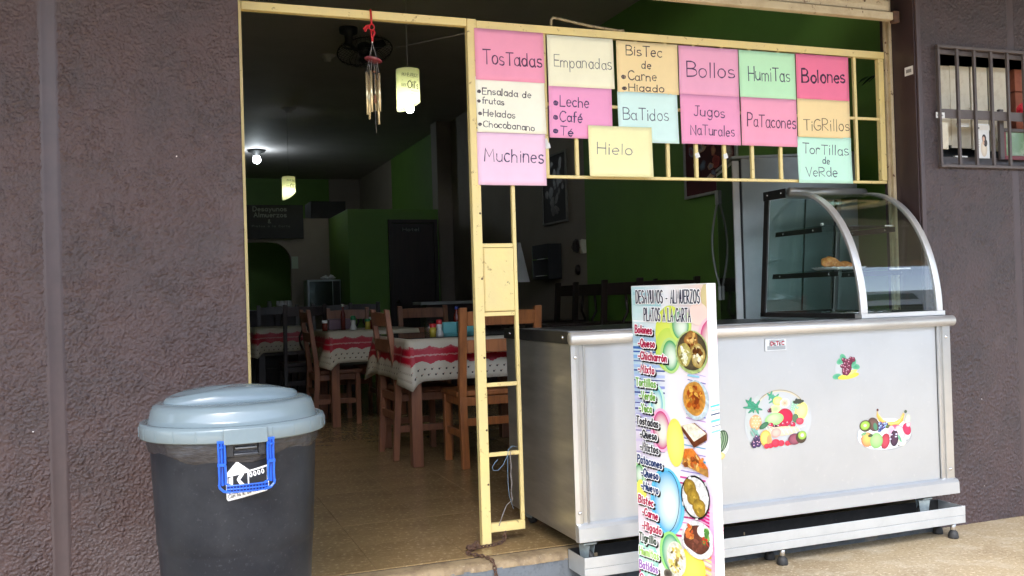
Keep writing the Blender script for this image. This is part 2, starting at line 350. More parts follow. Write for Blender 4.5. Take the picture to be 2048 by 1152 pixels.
class Ink:
    """flat printed or drawn shapes on a surface: 2-D outlines, each a hair above the last, with a colour per vertex"""
    def __init__(s, fn, px=None, step=.00005, base=.0008, clip=None):
        s.fn = fn; s.px = px; s.step = step; s.base = base; s.k = 0; s.v = []; s.f = []; s.c = []; s.clip = clip; s.sx = 1.0
    def P(s, p): return s.px(*p) if s.px else p
    def put(s, pts, faces, cols, lift=None):
        n = len(s.v); d = s.base+s.step*(s.k if lift is None else lift)
        if lift is None: s.k += 1
        if s.clip:
            a, b, c_, e = s.clip; pts = [(min(max(u, a), b), min(max(v, c_), e)) for u, v in pts]
        s.v += [tuple(s.fn(u, v, d)) for u, v in pts]; s.f += [tuple(i+n for i in f) for f in faces]; s.c += [(*c, 1) for c in cols]
    def ell(s, c, rx, ry, c0, c1=None, rot=0, hl=(0, 0), n=28, rings=(.45, .8, 1), metric=True, a0=0, a1=360, wob=0):
        """ellipse with a printed gradient from c0 (centre) to c1 (edge); rx, ry in metres"""
        cx, cy = s.P(c); c0 = lin(c0); c1 = lin(c1) if c1 else c0; ro = radians(rot)
        pts = [(cx+hl[0]*rx, cy+hl[1]*ry)]; cols = [c0]
        for q in rings:
            for k in range(n):
                a = 2*pi*k/n; w = 1+wob*(sin(3*a+cx*90)+sin(5*a+cy*70))*.5
                x = rx*q*cos(a)*w; y = ry*q*sin(a)*w
                pts.append((cx+(x*cos(ro)-y*sin(ro)+hl[0]*rx*(1-q))*s.sx, cy+x*sin(ro)+y*cos(ro)+hl[1]*ry*(1-q)))
                t = q**2; cols.append(tuple(c0[i]*(1-t)+c1[i]*t for i in range(3)))
        fs = [(0, 1+k, 1+(k+1) % n) for k in range(n)]
        for r in range(len(rings)-1): fs += [(1+r*n+k, 1+(r+1)*n+k, 1+(r+1)*n+(k+1) % n, 1+r*n+(k+1) % n) for k in range(n)]
        s.put(pts, fs, cols)
    def poly(s, pts, c, c2=None, raw=False):
        q = [p if raw else s.P(p) for p in pts]; c = lin(c); c2 = lin(c2) if c2 else c; n = len(q)
        s.put(q, [tuple(range(n))], [c if i < n/2 else c2 for i in range(n)])
    def stroke(s, pts, w, c, raw=False, lift=None, jit=0):
        q = [Vector(p if raw else s.P(p)) for p in pts]; c = lin(c)
        if len(q) < 2: return
        d0 = (q[1]-q[0]).normalized()*w*.4; d1 = (q[-1]-q[-2]).normalized()*w*.4
        closed = (q[0]-q[-1]).length < 1e-6
        if not closed: q[0] = q[0]-d0; q[-1] = q[-1]+d1
        vs = []
        for i, p in enumerate(q):
            a = (p-q[i-1]).normalized() if i else ((q[0]-q[-2]).normalized() if closed else (q[1]-p).normalized())
            b = (q[i+1]-p).normalized() if i < len(q)-1 else ((q[1]-q[0]).normalized() if closed else a)
            t = (a+b); t = t.normalized() if t.length > .2 else b
            k = 1/max(.55, abs(t.dot(b))); nrm = Vector((-t.y, t.x))*w/2*k*(1+jit*random.uniform(-1, 1))
            vs += [tuple(p+nrm), tuple(p-nrm)]
        s.put(vs, [(2*i, 2*i+1, 2*i+3, 2*i+2) for i in range(len(q)-1)], [c]*len(vs), lift)
    def text(s, txt, p0, p1, cap, w, col, dx=0, dy=0, wob=0, gap=.16, lift=0, slant=0, raw=False, seed=1):
        """glyph strokes along the baseline p0-p1 (fitted), cap height in metres"""
        a = Vector(p0 if raw else s.P(p0)); b = Vector(p1 if raw else s.P(p1)); rr = random.Random(seed)
        tot = sum(G[ch][0]+gap for ch in txt)-gap; L = (b-a).length; sx = L/tot; t = (b-a).normalized(); n = Vector((-t.y, t.x))
        x = 0
        for gi, ch in enumerate(txt):
            ox, oy, sc = rr.uniform(-wob, wob), rr.uniform(-wob, wob), 1+rr.uniform(-wob, wob)
            for si, st in enumerate(G[ch][1]):
                pts = [a+t*((x+(px_+ox*.4+slant*py)*1)*sx)+n*((py*sc+oy*.5)*cap)+Vector((dx, dy))+(Vector((rr.uniform(-wob, wob), rr.uniform(-wob, wob)))*cap*.12) for px_, py in st]
                if wob and (Vector(st[0])-Vector(st[-1])).length < 1e-4: pts[-1] = pts[0].copy()
                s.stroke([tuple(p) for p in pts], w*(1+wob*rr.uniform(-1.5, 2)), col, raw=True, lift=lift+si+(gi % 2)*4, jit=.35 if wob else 0)
            x += G[ch][0]+gap
    def build(s, name, m_, parent, org=(0, 0, 0), kind=None):
        me = bpy.data.meshes.new(name); o_ = Vector(org); me.from_pydata([tuple(Vector(p)-o_) for p in s.v], [], s.f); me.update()
        ca = me.color_attributes.new('Col', 'FLOAT_COLOR', 'POINT'); ca.data.foreach_set('color', [x for c in s.c for x in c])
        me.materials.append(m_); o = bpy.data.objects.new(name, me); COL.objects.link(o); o.parent = parent
        if kind: o['kind'] = kind
        return o
FL = .15                                      # inner floor level
XW = 4.05                                     # inner right wall
ZC = 3.84                                     # inner ceiling
YG = 3.96                                     # plane of the gate
# ================================================================== SETTING
def struct(name, mb, m_, parent=None, **k):
    o = mb.build(name, m_, parent, **k)
    if parent is None: o['kind'] = 'structure'
    return o
struct('pavement', MB().box(-30, 40, -1.4, 3.9, -.2, 0), m_pave)
struct('road', MB().box(-70, 70, -9.6, -1.4, -.35, -.12), m_road)
struct('far_pavement', MB().box(-70, 70, -12, -9.6, -.3, 0), m_pave)
# door step: worn nosing, painted riser, dark joint where the tiles begin
n = 60; b = MB(); vs = []; prof = [(3.80, FL-.004, 0), (3.735, FL-.003, .15), (3.716, FL-.010, 1), (3.708, FL-.022, 1), (3.706, FL-.035, .6)]
xs = np.linspace(.305, 3.645, 521)
jit = np.convolve(rng.normal(0, 1, 521+8), np.ones(5)/5, 'same')[4:-4]
jit2 = np.convolve(rng.normal(0, 1, 521+8), np.ones(9)/9, 'same')[4:-4]
for y, z, a in prof:
    vs += [(x, y+jit[i]*.007*a, z+jit2[i]*.004*a) for i, x in enumerate(xs)]
nx = len(xs)
b.add(vs, [(r*nx+i, r*nx+i+1, (r+1)*nx+i+1, (r+1)*nx+i) for r in range(len(prof)-1) for i in range(nx-1)], True)
step = struct('door_step', b, m_border)
b = MB(); vs = []
for y, z in ((3.7085, FL-.030), (3.711, .06), (3.711, 0)): vs += [(x, y+jit2[i]*.003, z) for i, x in enumerate(xs)]
b.add(vs, [(r*nx+i, r*nx+i+1, (r+1)*nx+i+1, (r+1)*nx+i) for r in range(2) for i in range(nx-1)], True)
struct('step_riser', b, m_riser, step)
# inner floor, tiles near the doorway as pieces
floor = struct('inner_floor', MB().box(-2, XW+.3, 3.80, 20.3, -.2, FL-.006), m_joint)
far = MB().box(-2, XW, 7.404, 20, FL-.008, FL); far.build('floor_terrazzo', m_tilefar, floor)
MB().box(-2, -.001, 3.815, 7.402, FL-.008, FL).build('floor_terrazzo', m_tilefar, floor)
tl = None
for i in range(11):
    for j in range(9):
        if tl is None:
            tl = MB().box(.0007, .3993, .0007, .3993, -.006, 0).build('floor_tile', m_tile, floor, bevel=.0008, segs=1); o = tl
        else: o = tl.copy(); COL.objects.link(o); o.parent = floor
        o.location = (i*.4-.0, 3.812+j*.4, FL+random.uniform(-.0006, .0003))
        if i == 10: o.scale.x = .13
struct('ceiling', MB().box(-2, XW+.3, 4.0, 20.3, ZC, ZC+.15), m_ceil)
struct('portico_ceiling', MB().box(-30, 40, .5, 4.0, 3.35, 3.6), m_portico)

def wall_thing(name, label): return thing(name, label, 'wall')
# inner walls
t = wall_thing('green_side_wall', 'long inner side wall painted green near the street and cream further in')
MB().box(XW, XW+.2, 4.0, 8.64, 0, ZC).build('green_section', m_green, t)
MB().box(XW, XW+.2, 8.64, 14.1, 0, ZC).build('cream_section', m_cream, t)
MB().box(XW, XW+.2, 14.1, 17, 0, ZC).build('green_section', m_green, t)
MB().box(XW, XW+.2, 17, 20, 0, ZC).build('cream_section', m_cream, t)
t = wall_thing('far_wall', 'dark green wall at the far end of the dining room under the ceiling')
MB().box(-2, 3.4, 20, 20.2, 0, ZC).build('green_section', m_green, t)
MB().box(3.4, XW, 19.95, 20.2, 0, ZC).build('cream_pier', m_cream, t)
t = wall_thing('inner_left_wall', 'inner side wall left of the doorway, out of sight behind the brown pillar')
MB().box(-2.2, -2, 4.0, 20.2, 0, ZC).build('wall_face', m_green, t)
t = thing('square_column', 'cream square column rising to the ceiling behind the gate post', 'column')
MB().box(3.83, XW-.002, 13.2, 13.5, FL, ZC-.002).build('shaft', m_cream, t, bevel=.01)

# rendered (stucco) street walls: real relief on a fine grid
def vnoise(nx, ny, cell, r):
    gx, gy = int(nx/cell)+4, int(ny/cell)+4; g = r.random((gy, gx))
    x = np.arange(nx)/cell; y = np.arange(ny)/cell; xi = x.astype(int); yi = y.astype(int); fx = x-xi; fy = y-yi
    fx = fx*fx*(3-2*fx); fy = fy*fy*(3-2*fy)
    a = g[yi][:, xi]; b_ = g[yi][:, xi+1]; c = g[yi+1][:, xi]; d = g[yi+1][:, xi+1]
    return (a*(1-fx)+b_*fx)*(1-fy)[:, None]+(c*(1-fx)+d*fx)*fy[:, None]
def stucco(name, x0, x1, z0, z1, Y, m_, parent, step=.0027, amp=.0090, seed=1, smooth_right=0):
    r = np.random.default_rng(seed); nx = max(2, int((x1-x0)/step)); nz = max(2, int((z1-z0)/step))
    a = vnoise(nx, nz, 4.2, r); b_ = vnoise(nx, nz, 2.6, r); c = vnoise(nx, nz, 45, r); e = vnoise(nx, nz, 9, r); g = vnoise(nx, nz, 1.7, r)
    rid = 1-np.abs(2*a-1)*1.7; blob = np.clip((b_-.42)*3.6, 0, 1)*np.clip((e-.1)*1.7, .35, 1)
    imp = (r.random((nz, nx)) < .060)*(.35+.65*r.random((nz, nx)))*(.5+1.0*e)          # thrown grains
    t1 = imp+.6*(np.roll(imp, 1, 1)+np.roll(imp, -1, 1))
    imp = t1+.6*(np.roll(t1, 1, 0)+np.roll(t1, -1, 0))
    crumb = 1-np.exp(-1.1*imp)
    h = amp*(.72*crumb*(.6+.5*c)+.35*blob*(.4+.6*c)+.15*g)+.002*c
    ed = np.minimum.reduce([np.arange(nx)[None, :]+0*h, (nx-1-np.arange(nx))[None, :]+0*h]); h = h*np.clip(ed/2, 0, 1)
    X = np.linspace(x0, x1, nx); Z = np.linspace(z0, z1, nz)
    XX, ZZ = np.meshgrid(X, Z); co = np.stack([XX, Y-h, ZZ], -1).reshape(-1, 3)
    idx = np.arange(nx*nz).reshape(nz, nx); f = np.stack([idx[:-1, :-1], idx[:-1, 1:], idx[1:, 1:], idx[1:, :-1]], -1).reshape(-1, 4)
    me = bpy.data.meshes.new(name); me.vertices.add(len(co)); me.vertices.foreach_set('co', co.ravel())
    me.loops.add(f.size); me.loops.foreach_set('vertex_index', f.ravel())
    me.polygons.add(len(f)); me.polygons.foreach_set('loop_start', np.arange(0, f.size, 4)); me.polygons.foreach_set('loop_total', np.full(len(f), 4))
    me.update(); me.polygons.foreach_set('use_smooth', np.ones(len(f), bool)); me.materials.append(m_)
    o = bpy.data.objects.new(name, me); COL.objects.link(o); o.parent = parent; return o
YF = 3.75
t = wall_thing('left_pillar_wall', 'rough brown stucco wall left of the doorway, behind the rubbish bin')
MB().box(-3.5, .306, YF+.002, 4.0, 0, 3.3).build('wall_core', m_smooth, t)
stucco('stucco_panel', -.334, .309, .0, 2.62, YF, m_stucco, t, seed=3)
stucco('stucco_panel', -.80, -.382, .0, 2.62, YF, m_stucco, t, seed=5)
b = MB(); N_ = 60                                                         # trowelled groove
for k in range(1):
    vs = []
    for i in range(N_+1):
        z = 2.62*i/N_; wv = .002*sin(z*3)
        for dx, dy in ((-.040, .009), (-.026, .001), (-.019, .001), (-.014, .003), (.014, .003), (.019, .001), (.026, .001), (.040, .009)):
            vs.append((-.358+dx+wv, YF+dy-.007, z))
    b.add(vs, [(i*8+k2, i*8+k2+1, (i+1)*8+k2+1, (i+1)*8+k2) for i in range(N_) for k2 in range(7)], True)
b.build('smooth_groove', m_smooth, t)

t = wall_thing('right_pillar_wall', 'brown stucco wall right of the counter with a barred niche')
NX0, NX1, NZ0, NZ1 = 3.79, 5.0, 1.868, 2.432
for x0, x1, z0, z1 in ((3.652, NX0, 0, 3.3), (NX1, 7.5, 0, 3.3), (NX0, NX1, 0, NZ0), (NX0, NX1, NZ1, 3.3)):
    MB().box(x0, x1, YF+.004, YF+.22, z0, z1).build('wall_core', m_smooth, t)
MB().box(3.654, 7.5, YF+.222, YF+.25, 0, 3.3).build('niche_back', m_black, t)
R_ = dict(step=.0036, Y=YF, m_=m_stucco_r, parent=t, amp=.0075)
stucco('stucco_panel', 3.672, NX0-.022, .0, 2.9, seed=6, **R_)
stucco('stucco_panel', NX0-.022, 4.27, .0, NZ0-.022, seed=7, **R_)
stucco('stucco_panel', 4.312, 5.2, .0, NZ0-.022, seed=8, **R_)
stucco('stucco_panel', NX0-.022, 4.27, NZ1+.022, 2.9, seed=9, **R_)
stucco('stucco_panel', 4.312, 5.2, NZ1+.022, 2.9, seed=10, **R_)
for z0, z1 in ((0, NZ0-.022), (NZ1+.022, 2.9)): MB().box(4.268, 4.314, YF-.001, YF+.01, z0, z1).build('smooth_groove', m_smooth, t, bevel=.002)
MB().box(3.648, 3.674, YF-.003, YF+.01, 0, 3.2).build('corner_bead', m_smooth, t, bevel=.004)
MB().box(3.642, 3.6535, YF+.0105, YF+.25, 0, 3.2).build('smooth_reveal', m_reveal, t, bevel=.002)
# plaster frame round the niche
b = MB()
for x0, x1, z0, z1 in ((NX0-.024, NX0, NZ0-.024, NZ1+.024), (NX0+.001, NX1, NZ1, NZ1+.024), (NX0+.001, NX1, NZ0-.024, NZ0)): b.box(x0, x1, YF-.002, YF+.2, z0, z1)
b.build('niche_frame', m_bars, t, bevel=.003)
t = wall_thing('header_wall', 'wall strip above the roller shutter over the shop opening')
MB().box(.2, 3.8, YF+.05, 4.15, 2.86, 3.6).build('wall_core', m_smooth, t)

# opposite side of the street (seen only as reflections)
t = thing('street_building', 'pale two storey building across the street', 'building')
MB().box(-70, 70, -16, -12, 0, 5.2).build('wall', m_plaster, t)
for i in range(9):
    w = MB().box(-12+i*3.6, -10.2+i*3.6, -12.03, -11.95, 1, 2.4).build('window', m_fdoor, t)
    MB().box(-12+i*3.6, -10.2+i*3.6, -12.03, -11.95, 3.4, 4.6).build('window', m_fdoor, t)

# ================================================================== ROLLER SHUTTER
t = thing('roller_shutter', 'cream roller shutter with rusty bottom rail, rolled up above the opening', 'shutter')
prof = [(0, 0), (-.010, .008), (-.014, .03), (-.010, .058), (0, .066), (.004, .066), (.004, 0)]
for k in range(4):
    z0 = 2.655+k*.068
    MB().prism(prof, lambda u, v, d: (d, 3.85+u, z0+v), .34, 3.56).build('slat', m_shutter, t)
b = MB().box(.34, 3.572, 3.822, 3.862, 2.612, 2.652); b.build('bottom_rail', m_shutter, t, bevel=.004)
for x in (2.1, 2.6, 3.1, 3.4):
    MB().lathe([(0, -.004), (.005, -.003), (.006, 0)], (x, 3.832, 2.70), 8, axis='y').build('rivet', m_rust, t)
MB().box(3.572, 3.61, 3.818, 3.85, 2.60, 2.66).build('rail_end', m_rust, t, bevel=.004)
t = thing('shutter_guide', 'cream steel guide channel of the shutter on the right jamb', 'guide rail')
b = MB().box(3.624, 3.640, 3.944, 3.96, FL, 2.75).box(3.624, 3.640, 3.912, 3.922, FL, 2.75).box(3.636, 3.641, 3.922, 3.944, FL, 2.75)
b.build('channel', m_shutter, t, bevel=.002)

# ================================================================== YELLOW GATE
gate = thing('security_gate', 'yellow painted steel gate frame and grille carrying the paper menu signs', 'gate', (1.32, YG, FL))
gorg = (1.32, YG, FL)
def gp(name, *boxes, bev=.002, m_=m_yellow, label=None):
    b = MB(gorg)
    for q in boxes: b.box(*q)
    return b.build(name, m_, gate, bevel=bev, label=label)
gp('post', (1.300, 1.343, YG-.018, YG+.018, FL, 2.484), bev=.003)
gp('door_jamb', (.311, .336, YG-.015, YG+.015, FL, 2.486))
gp('top_rail', (.3375, 1.2985, YG-.016, YG+.016, 2.450, 2.485))
gp('top_rail', (1.3445, 3.615, YG-.016, YG+.016, 2.443, 2.479))
gp('end_post', (3.578, 3.612, YG-.014, YG+.014, 1.7985, 2.4415))
gp('bottom_rail', (1.508, 3.614, YG-.009, YG+.009, 1.783, 1.797))
gp('ladder_stile', (1.490, 1.5065, YG-.010, YG+.010, .246, 1.7975))
gp('ladder_stile', (1.490, 1.5065, YG-.010, YG+.010, 1.7985, 2.4415))
for z in (1.478, 1.172, .858, .548): gp('rung', (1.344, 1.489, YG-.008, YG+.008, z-.009, z+.009))
gp('bottom_rung', (1.344, 1.5065, YG-.012, YG+.012, .205, .245), bev=.003)
gp('lock_plate', (1.3455, 1.4885, YG-.012, YG+.004, 1.184, 1.467), bev=.003)
gp('lock_plate_seam', (1.350, 1.484, YG-.0145, YG-.0125, 1.189, 1.462), bev=.001)
for x in (1.671, 1.821, 1.977, 2.142, 2.301, 2.458, 2.618, 2.780, 2.950, 3.096, 3.236, 3.427):
    gp('vertical_bar', (x-.0085, x+.0085, YG-.0085, YG+.0085, 1.7975, 2.4425))
xs_ = [1.508, 1.671, 1.821, 1.977, 2.142, 2.301, 2.458, 2.618, 2.780, 2.950, 3.096, 3.236, 3.427, 3.586]
for a, c in zip(xs_[:-1], xs_[1:]): gp('middle_bar', (a+.009, c-.009, YG-.007, YG+.007, 2.117, 2.131))
MB(gorg).tube([(1.711, YG, 2.470), (1.712, YG-.004, 2.512), (1.722, YG-.006, 2.522), (1.74, YG-.006, 2.520), (1.9, YG-.006, 2.497), (2.05, YG-.006, 2.485), (2.082, YG-.008, 2.486)], .0065, 8).build('bent_rod', mat('worn_cream_rod', (.36, .29, .17), .5, noise=(60, (.14, .10, .06), .5, .65)), gate)
for x, z in ((2.458, 1.905), (2.618, 1.905), (1.671, 1.93), (1.66, 1.95), (2.142, 1.90)):
    b = MB(gorg).box(x-.011, x+.013, YG-.0125, YG-.0105, z-.012, z+.012, rot=Matrix.Rotation(random.uniform(-.5, .5), 3, 'Y')); b.build('tape_scrap', m_paperplate, gate)
for z in (.42, .66, .98, 1.33, 1.62, 2.0): MB(gorg).lathe([(0, -.003), (.004, -.002), (.005, 0)], (1.335, YG-.018, z), 8, axis='y').build('screw_head', m_rust, gate)

# ================================================================== PAPER SIGNS
DK = '4a3550'
def paper(kind_, label, x0, x1, z0, z1, col, lines, lift=0, seed=0, tint=0):
    """lines: (text, photo point of start, photo point of end, cap height, stroke width, colour)"""
    org = ((x0+x1)/2, YG-.014, (z0+z1)/2)
    t = thing('paper_sign', label, 'paper sign', org, 0, 'handwritten paper signs taped to the yellow grille')
    rr = random.Random(seed); c1, c2, c3 = rr.uniform(-1, 1), rr.uniform(-1, 1), rr.uniform(0, 6); Y0 = YG-.0125-lift; rz = rr.uniform(-.006, .006)
    def fn(u, v, d):
        s_ = (u-x0)/(x1-x0); q = (v-z0)/(z1-z0)
        curl = .0022*(c1*sin(s_*3.1+c3)+c2*cos(q*2.6+c3))+.004*((1-q)**3)*abs(c1)*(1 if rr else 1)+.003*max(0, s_-.85)*abs(c2)*6
        return ((u+(v-z1)*rz), Y0-.0045-curl-d, v)
    nx, nz = 14, 10; b = MB(org)
    vs = [fn(x0+(x1-x0)*i/nx, z0+(z1-z0)*j/nz, 0) for j in range(nz+1) for i in range(nx+1)]
    b.add(vs, [(j*(nx+1)+i, j*(nx+1)+i+1, (j+1)*(nx+1)+i+1, (j+1)*(nx+1)+i) for j in range(nz) for i in range(nx)], True)
    m_ = mat('paper_'+col, lin(col), .75, noise=(6, tuple(c*.94 for c in lin(col)), .4, .7), bump=(9, .12, .004))
    b.build('sheet', m_, t, solid=.0006)
    ink = Ink(fn, px=lambda x, y: atY(x, y, Y0-.006), base=.0007)
    for L in lines:
        txt, p0, p1, cap, w, c = L
        sd_ = rr.randint(0, 999)
        ink.text(txt, p0, p1, cap, w*1.35, c, wob=.08, gap=.14, seed=sd_, slant=.02)
    ink.build('lettering', m_marker, t, org)
    return t
PK, HP, MG, OR, CR, MI, PB, YE, LP = 'f08fb4', 'f5709c', 'e88fc4', 'f2cf8a', 'fbf6cf', 'bdf0c4', 'cdf2ee', 'f4edb0', 'f2bfe0'
CP = .062
paper('p', 'pink paper reading Tostadas, top left of the grille', 1.332, 1.663, 2.214, 2.443, 'fca6c6', [('TosTadas', (966, 128), (1084, 134), .060, .0042, '5a2f52')], .0010, 1)
paper('p', 'white paper listing Ensalada de frutas, Helados and Chocobanano', 1.331, 1.661, 1.980, 2.228, 'fffdec', [('@Ensalada de', (955, 187), (1062, 196), .030, .0028, '4a4048'), ('@frutas', (955, 206), (1008, 210), .026, .0028, '4a4048'), ('@Helados', (956, 231), (1030, 237), .029, .0028, '4a4048'), ('@Chocobanano', (956, 253), (1068, 262), .029, .0028, '4a4048')], .0022, 2)
paper('p', 'pale pink paper reading Muchines, lowest at the left post', 1.330, 1.657, 1.746, 1.983, 'fad2ea', [('Muchines', (970, 322), (1087, 326), .060, .0036, '4a3a60')], .0034, 3)
paper('p', 'cream paper reading Empanadas in thin letters', 1.681, 2.015, 2.203, 2.439, 'fffce0', [('Empanadas', (1108, 133), (1223, 140), .052, .0026, '6a6a66')], .0010, 4)
paper('p', 'pink paper listing Leche, Café and Té', 1.681, 2.000, 1.967, 2.206, 'f8a8d4', [('@Leche', (1108, 212), (1178, 216), .048, .0036, '4a3560'), ('@Café', (1108, 241), (1165, 246), .045, .0036, '4a3560'), ('@Té', (1108, 268), (1146, 272), .038, .0036, '4a3560')], .0026, 5)
paper('p', 'orange paper listing Bistec de Carne and Higado', 2.033, 2.361, 2.193, 2.435, 'fde4ae', [('BisTec', (1252, 110), (1324, 114), .046, .0034, '4a3a40'), ('de', (1284, 136), (1302, 138), .038, .0034, '4a3a40'), ('@Carne', (1244, 159), (1314, 162), .040, .0034, '4a3a40'), ('@Higado', (1244, 181), (1328, 184), .034, .0034, '4a3a40')], .0010, 6)
paper('p', 'pale blue paper reading Batidos, partly behind the Hielo sheet', 2.031, 2.352, 1.957, 2.196, 'dcfaf6', [('BaTidos', (1246, 239), (1338, 242), .055, .0030, '506070')], .0026, 7)
paper('p', 'yellow paper reading Hielo, overlapping the sheets above it', 1.870, 2.200, 1.791, 2.028, 'fdf7be', [('Hielo', (1196, 307), (1265, 310), .052, .0026, '5a5a70')], .0150, 8)
paper('p', 'pink paper reading Bollos in rounded letters', 2.368, 2.704, 2.197, 2.434, 'f9b2d4', [('Bollos', (1374, 153), (1470, 156), .072, .0038, '503058')], .0010, 9)
paper('p', 'pink paper reading Jugos Naturales', 2.368, 2.703, 1.959, 2.199, 'f8a6ce', [('Jugos', (1388, 231), (1450, 235), .048, .0034, '503058'), ('NaTurales', (1382, 269), (1469, 273), .048, .0034, '503058')], .0026, 10)
paper('p', 'mint green paper reading Humitas', 2.709, 3.043, 2.198, 2.434, 'c8fad0', [('HumiTas', (1497, 160), (1581, 163), .066, .0034, '3c4a5a')], .0010, 11)
paper('p', 'pink paper reading Patacones, under the green Humitas sheet', 2.710, 3.041, 1.960, 2.200, 'fcaac8', [('PaTacones', (1495, 252), (1592, 258), .062, .0038, '5a2f50')], .0026, 12)
paper('p', 'hot pink paper reading Bolones in dark letters, top right of the grille', 3.048, 3.376, 2.203, 2.436, 'fa82a8', [('Bolones', (1605, 165), (1691, 166), .064, .0058, '3a1a3c')], .0014, 13)
paper('p', 'orange paper reading Tigrillos', 3.046, 3.374, 2.012, 2.207, 'fde2aa', [('TiGRillos', (1607, 261), (1699, 262), .056, .0030, '6a5040')], .0030, 14)
paper('p', 'mint paper reading Tortillas de Verde, lowest at the right', 3.040, 3.372, 1.778, 2.016, 'cefae4', [('TorTillas', (1606, 306), (1697, 311), .050, .0030, '3c4a5a'), ('de', (1646, 327), (1660, 328), .032, .0028, '3c4a5a'), ('VeRde', (1612, 353), (1675, 353), .048, .0030, '3c4a5a')], .0050, 15)
# ================================================================== FOOD COUNTER with curved glass case
CX0, CX1, CY0, CY1, CT = 1.600, 3.640, 3.565, 4.385, 1.088
CO = (2.62, 3.97, FL)
ctr = thing('food_counter', 'stainless steel snack counter with curved glass display case and fruit stickers', 'counter', CO)
def cp(name, m_, *boxes, bev=.0015, parent=None, label=None):
    b = MB(CO)
    for q in boxes: b.box(*q)
    return b.build(name, m_, parent or ctr, bevel=bev, label=label)
front = cp('front_panel', m_panel, (1.664, 3.560, 3.602, 3.612, .284, 1.040))
cp('side_panel', m_side, (CX0, CX0+.006, 3.606, CY1-.004, .218, 1.040))
cp('side_panel', m_side, (CX1-.006, CX1, 3.606, CY1-.004, .218, 1.040))
cp('back_panel', m_side, (CX0+.007, CX1-.007, CY1-.012, CY1-.006, .25, 1.030))
# pressed corner trims with folded steps
for x0, x1, nm in ((1.598, 1.6625, 'corner_trim'), (3.562, 3.642, 'corner_trim')):
    prof = [(x0, 3.611), (x0, 3.596), (x0+.018, 3.590), (x0+.032, 3.590), (x0+.036, 3.597), (x1-.012, 3.597), (x1-.008, 3.590), (x1, 3.592), (x1, 3.6015)] if x0 < 2 else \
           [(x0, 3.6015), (x0, 3.592), (x0+.010, 3.592), (x0+.014, 3.598), (x0+.026, 3.598), (x0+.030, 3.588), (x1-.004, 3.588), (x1, 3.594), (x1, 3.611)]
    c = MB(CO).prism(prof, lambda u, v, d: (u, v, d), .286, 1.042).build(nm, m_steel, ctr, bevel=.001)
    for z in (.335, .985):
        MB(CO).lathe([(0, -.0045), (.006, -.0035), (.0085, 0), (.0085, .002)], (x0+.018 if x0 < 2 else x0+.052, 3.590 if x0 < 2 else 3.588, z), 12, axis='y').build('bolt', m_bolt, c)
# bottom channel, folded with a sloped upper lip
prof = [(3.600, .292), (3.576, .286), (3.566, .274), (3.564, .218), (3.60, .214), (3.60, .222)]
MB(CO).prism(prof, lambda u, v, d: (d, u, v), 1.598, 3.644).build('bottom_channel', m_panel, ctr, bevel=.0015)
cp('under_frame', m_dark, (1.63, 1.66, 3.602, 4.36, .205, .25), (3.58, 3.61, 3.602, 4.36, .205, .25), (1.63, 3.61, 4.34, 4.36, .205, .249), (1.66, 3.58, 3.615, 4.335, .24, .248))
# worktop
cp('worktop', m_steel, (CX0-.004, CX1+.002, 3.601, CY1, 1.060, 1.0865), bev=.002)
b = MB(CO)
for y in (3.66, 3.70): b.box(CX0+.02, 3.10, y, y+.012, 1.0867, 1.0905)
b.build('worktop_rib', m_steel, ctr, bevel=.002)
cp('well_rim', m_dark, (1.75, 2.95, 3.78, 4.30, 1.0867, 1.0885))
MB(CO).tube([(CX0-.012, 3.578, 1.064), (2.6, 3.578, 1.064), (CX1+.004, 3.578, 1.064)], .0265, 20).build('front_bumper_tube', m_soft, ctr)
cp('end_band', m_dark, (CX0-.010, CX0-.0045, 3.600, CY1, 1.042, 1.093))
cp('end_band', m_dark, (CX1+.002, CX1+.006, 3.600, CY1, 1.042, 1.090))
for y in (3.66, 4.30): MB(CO).lathe([(0, -.005), (.006, -.004), (.008, 0)], (CX0-.010, y, 1.068), 10, axis='x').build('bolt', m_bolt, ctr)
# castors
def castor(x, y, zb, rz=0):
    M = Matrix.Rotation(rz, 3, 'Z'); zt = .205; r = .031
    fk = MB(CO)
    for s_ in (-1, 1):
        pts = [(-.016, 0), (.022, 0), (.026, .02), (.030, zt-zb-r-.008), (-.026, zt-zb-r-.008)]
        fk.prism(pts, lambda u, v, d: Vector((x, y, zb+r-.004))+M@Vector((d, u, v)), s_*.017, s_*.020)
    fk.box(x-.03, x+.03, y-.03, y+.03, zt-.008, zt+.0)
    f_ = fk.build('castor_fork', mat('galvanised', (.42, .50, .52), .4, .7, noise=(40, (.3, .36, .38), .4, .7)), ctr, bevel=.001)
    prof = [(.0, -.012), (.024, -.0125), (r, -.009), (r, .009), (.024, .0125), (0, .012)]
    w = MB(CO); vs = []; n_ = 24
    for rr_, q in prof:
        for k in range(n_): vs.append(Vector((x, y, zb+r))+M@Vector((q, rr_*cos(2*pi*k/n_), rr_*sin(2*pi*k/n_))))
    w.add(vs, [(i*n_+k, i*n_+(k+1) % n_, (i+1)*n_+(k+1) % n_, (i+1)*n_+k) for i in range(5) for k in range(n_)], True)
    w.build('castor_wheel', m_rubber, ctr)
castor(1.66, 3.625, .108, .5); castor(3.47, 3.625, .108, 1.2); castor(1.66, 4.25, FL, .3); castor(3.55, 4.25, FL, .3)

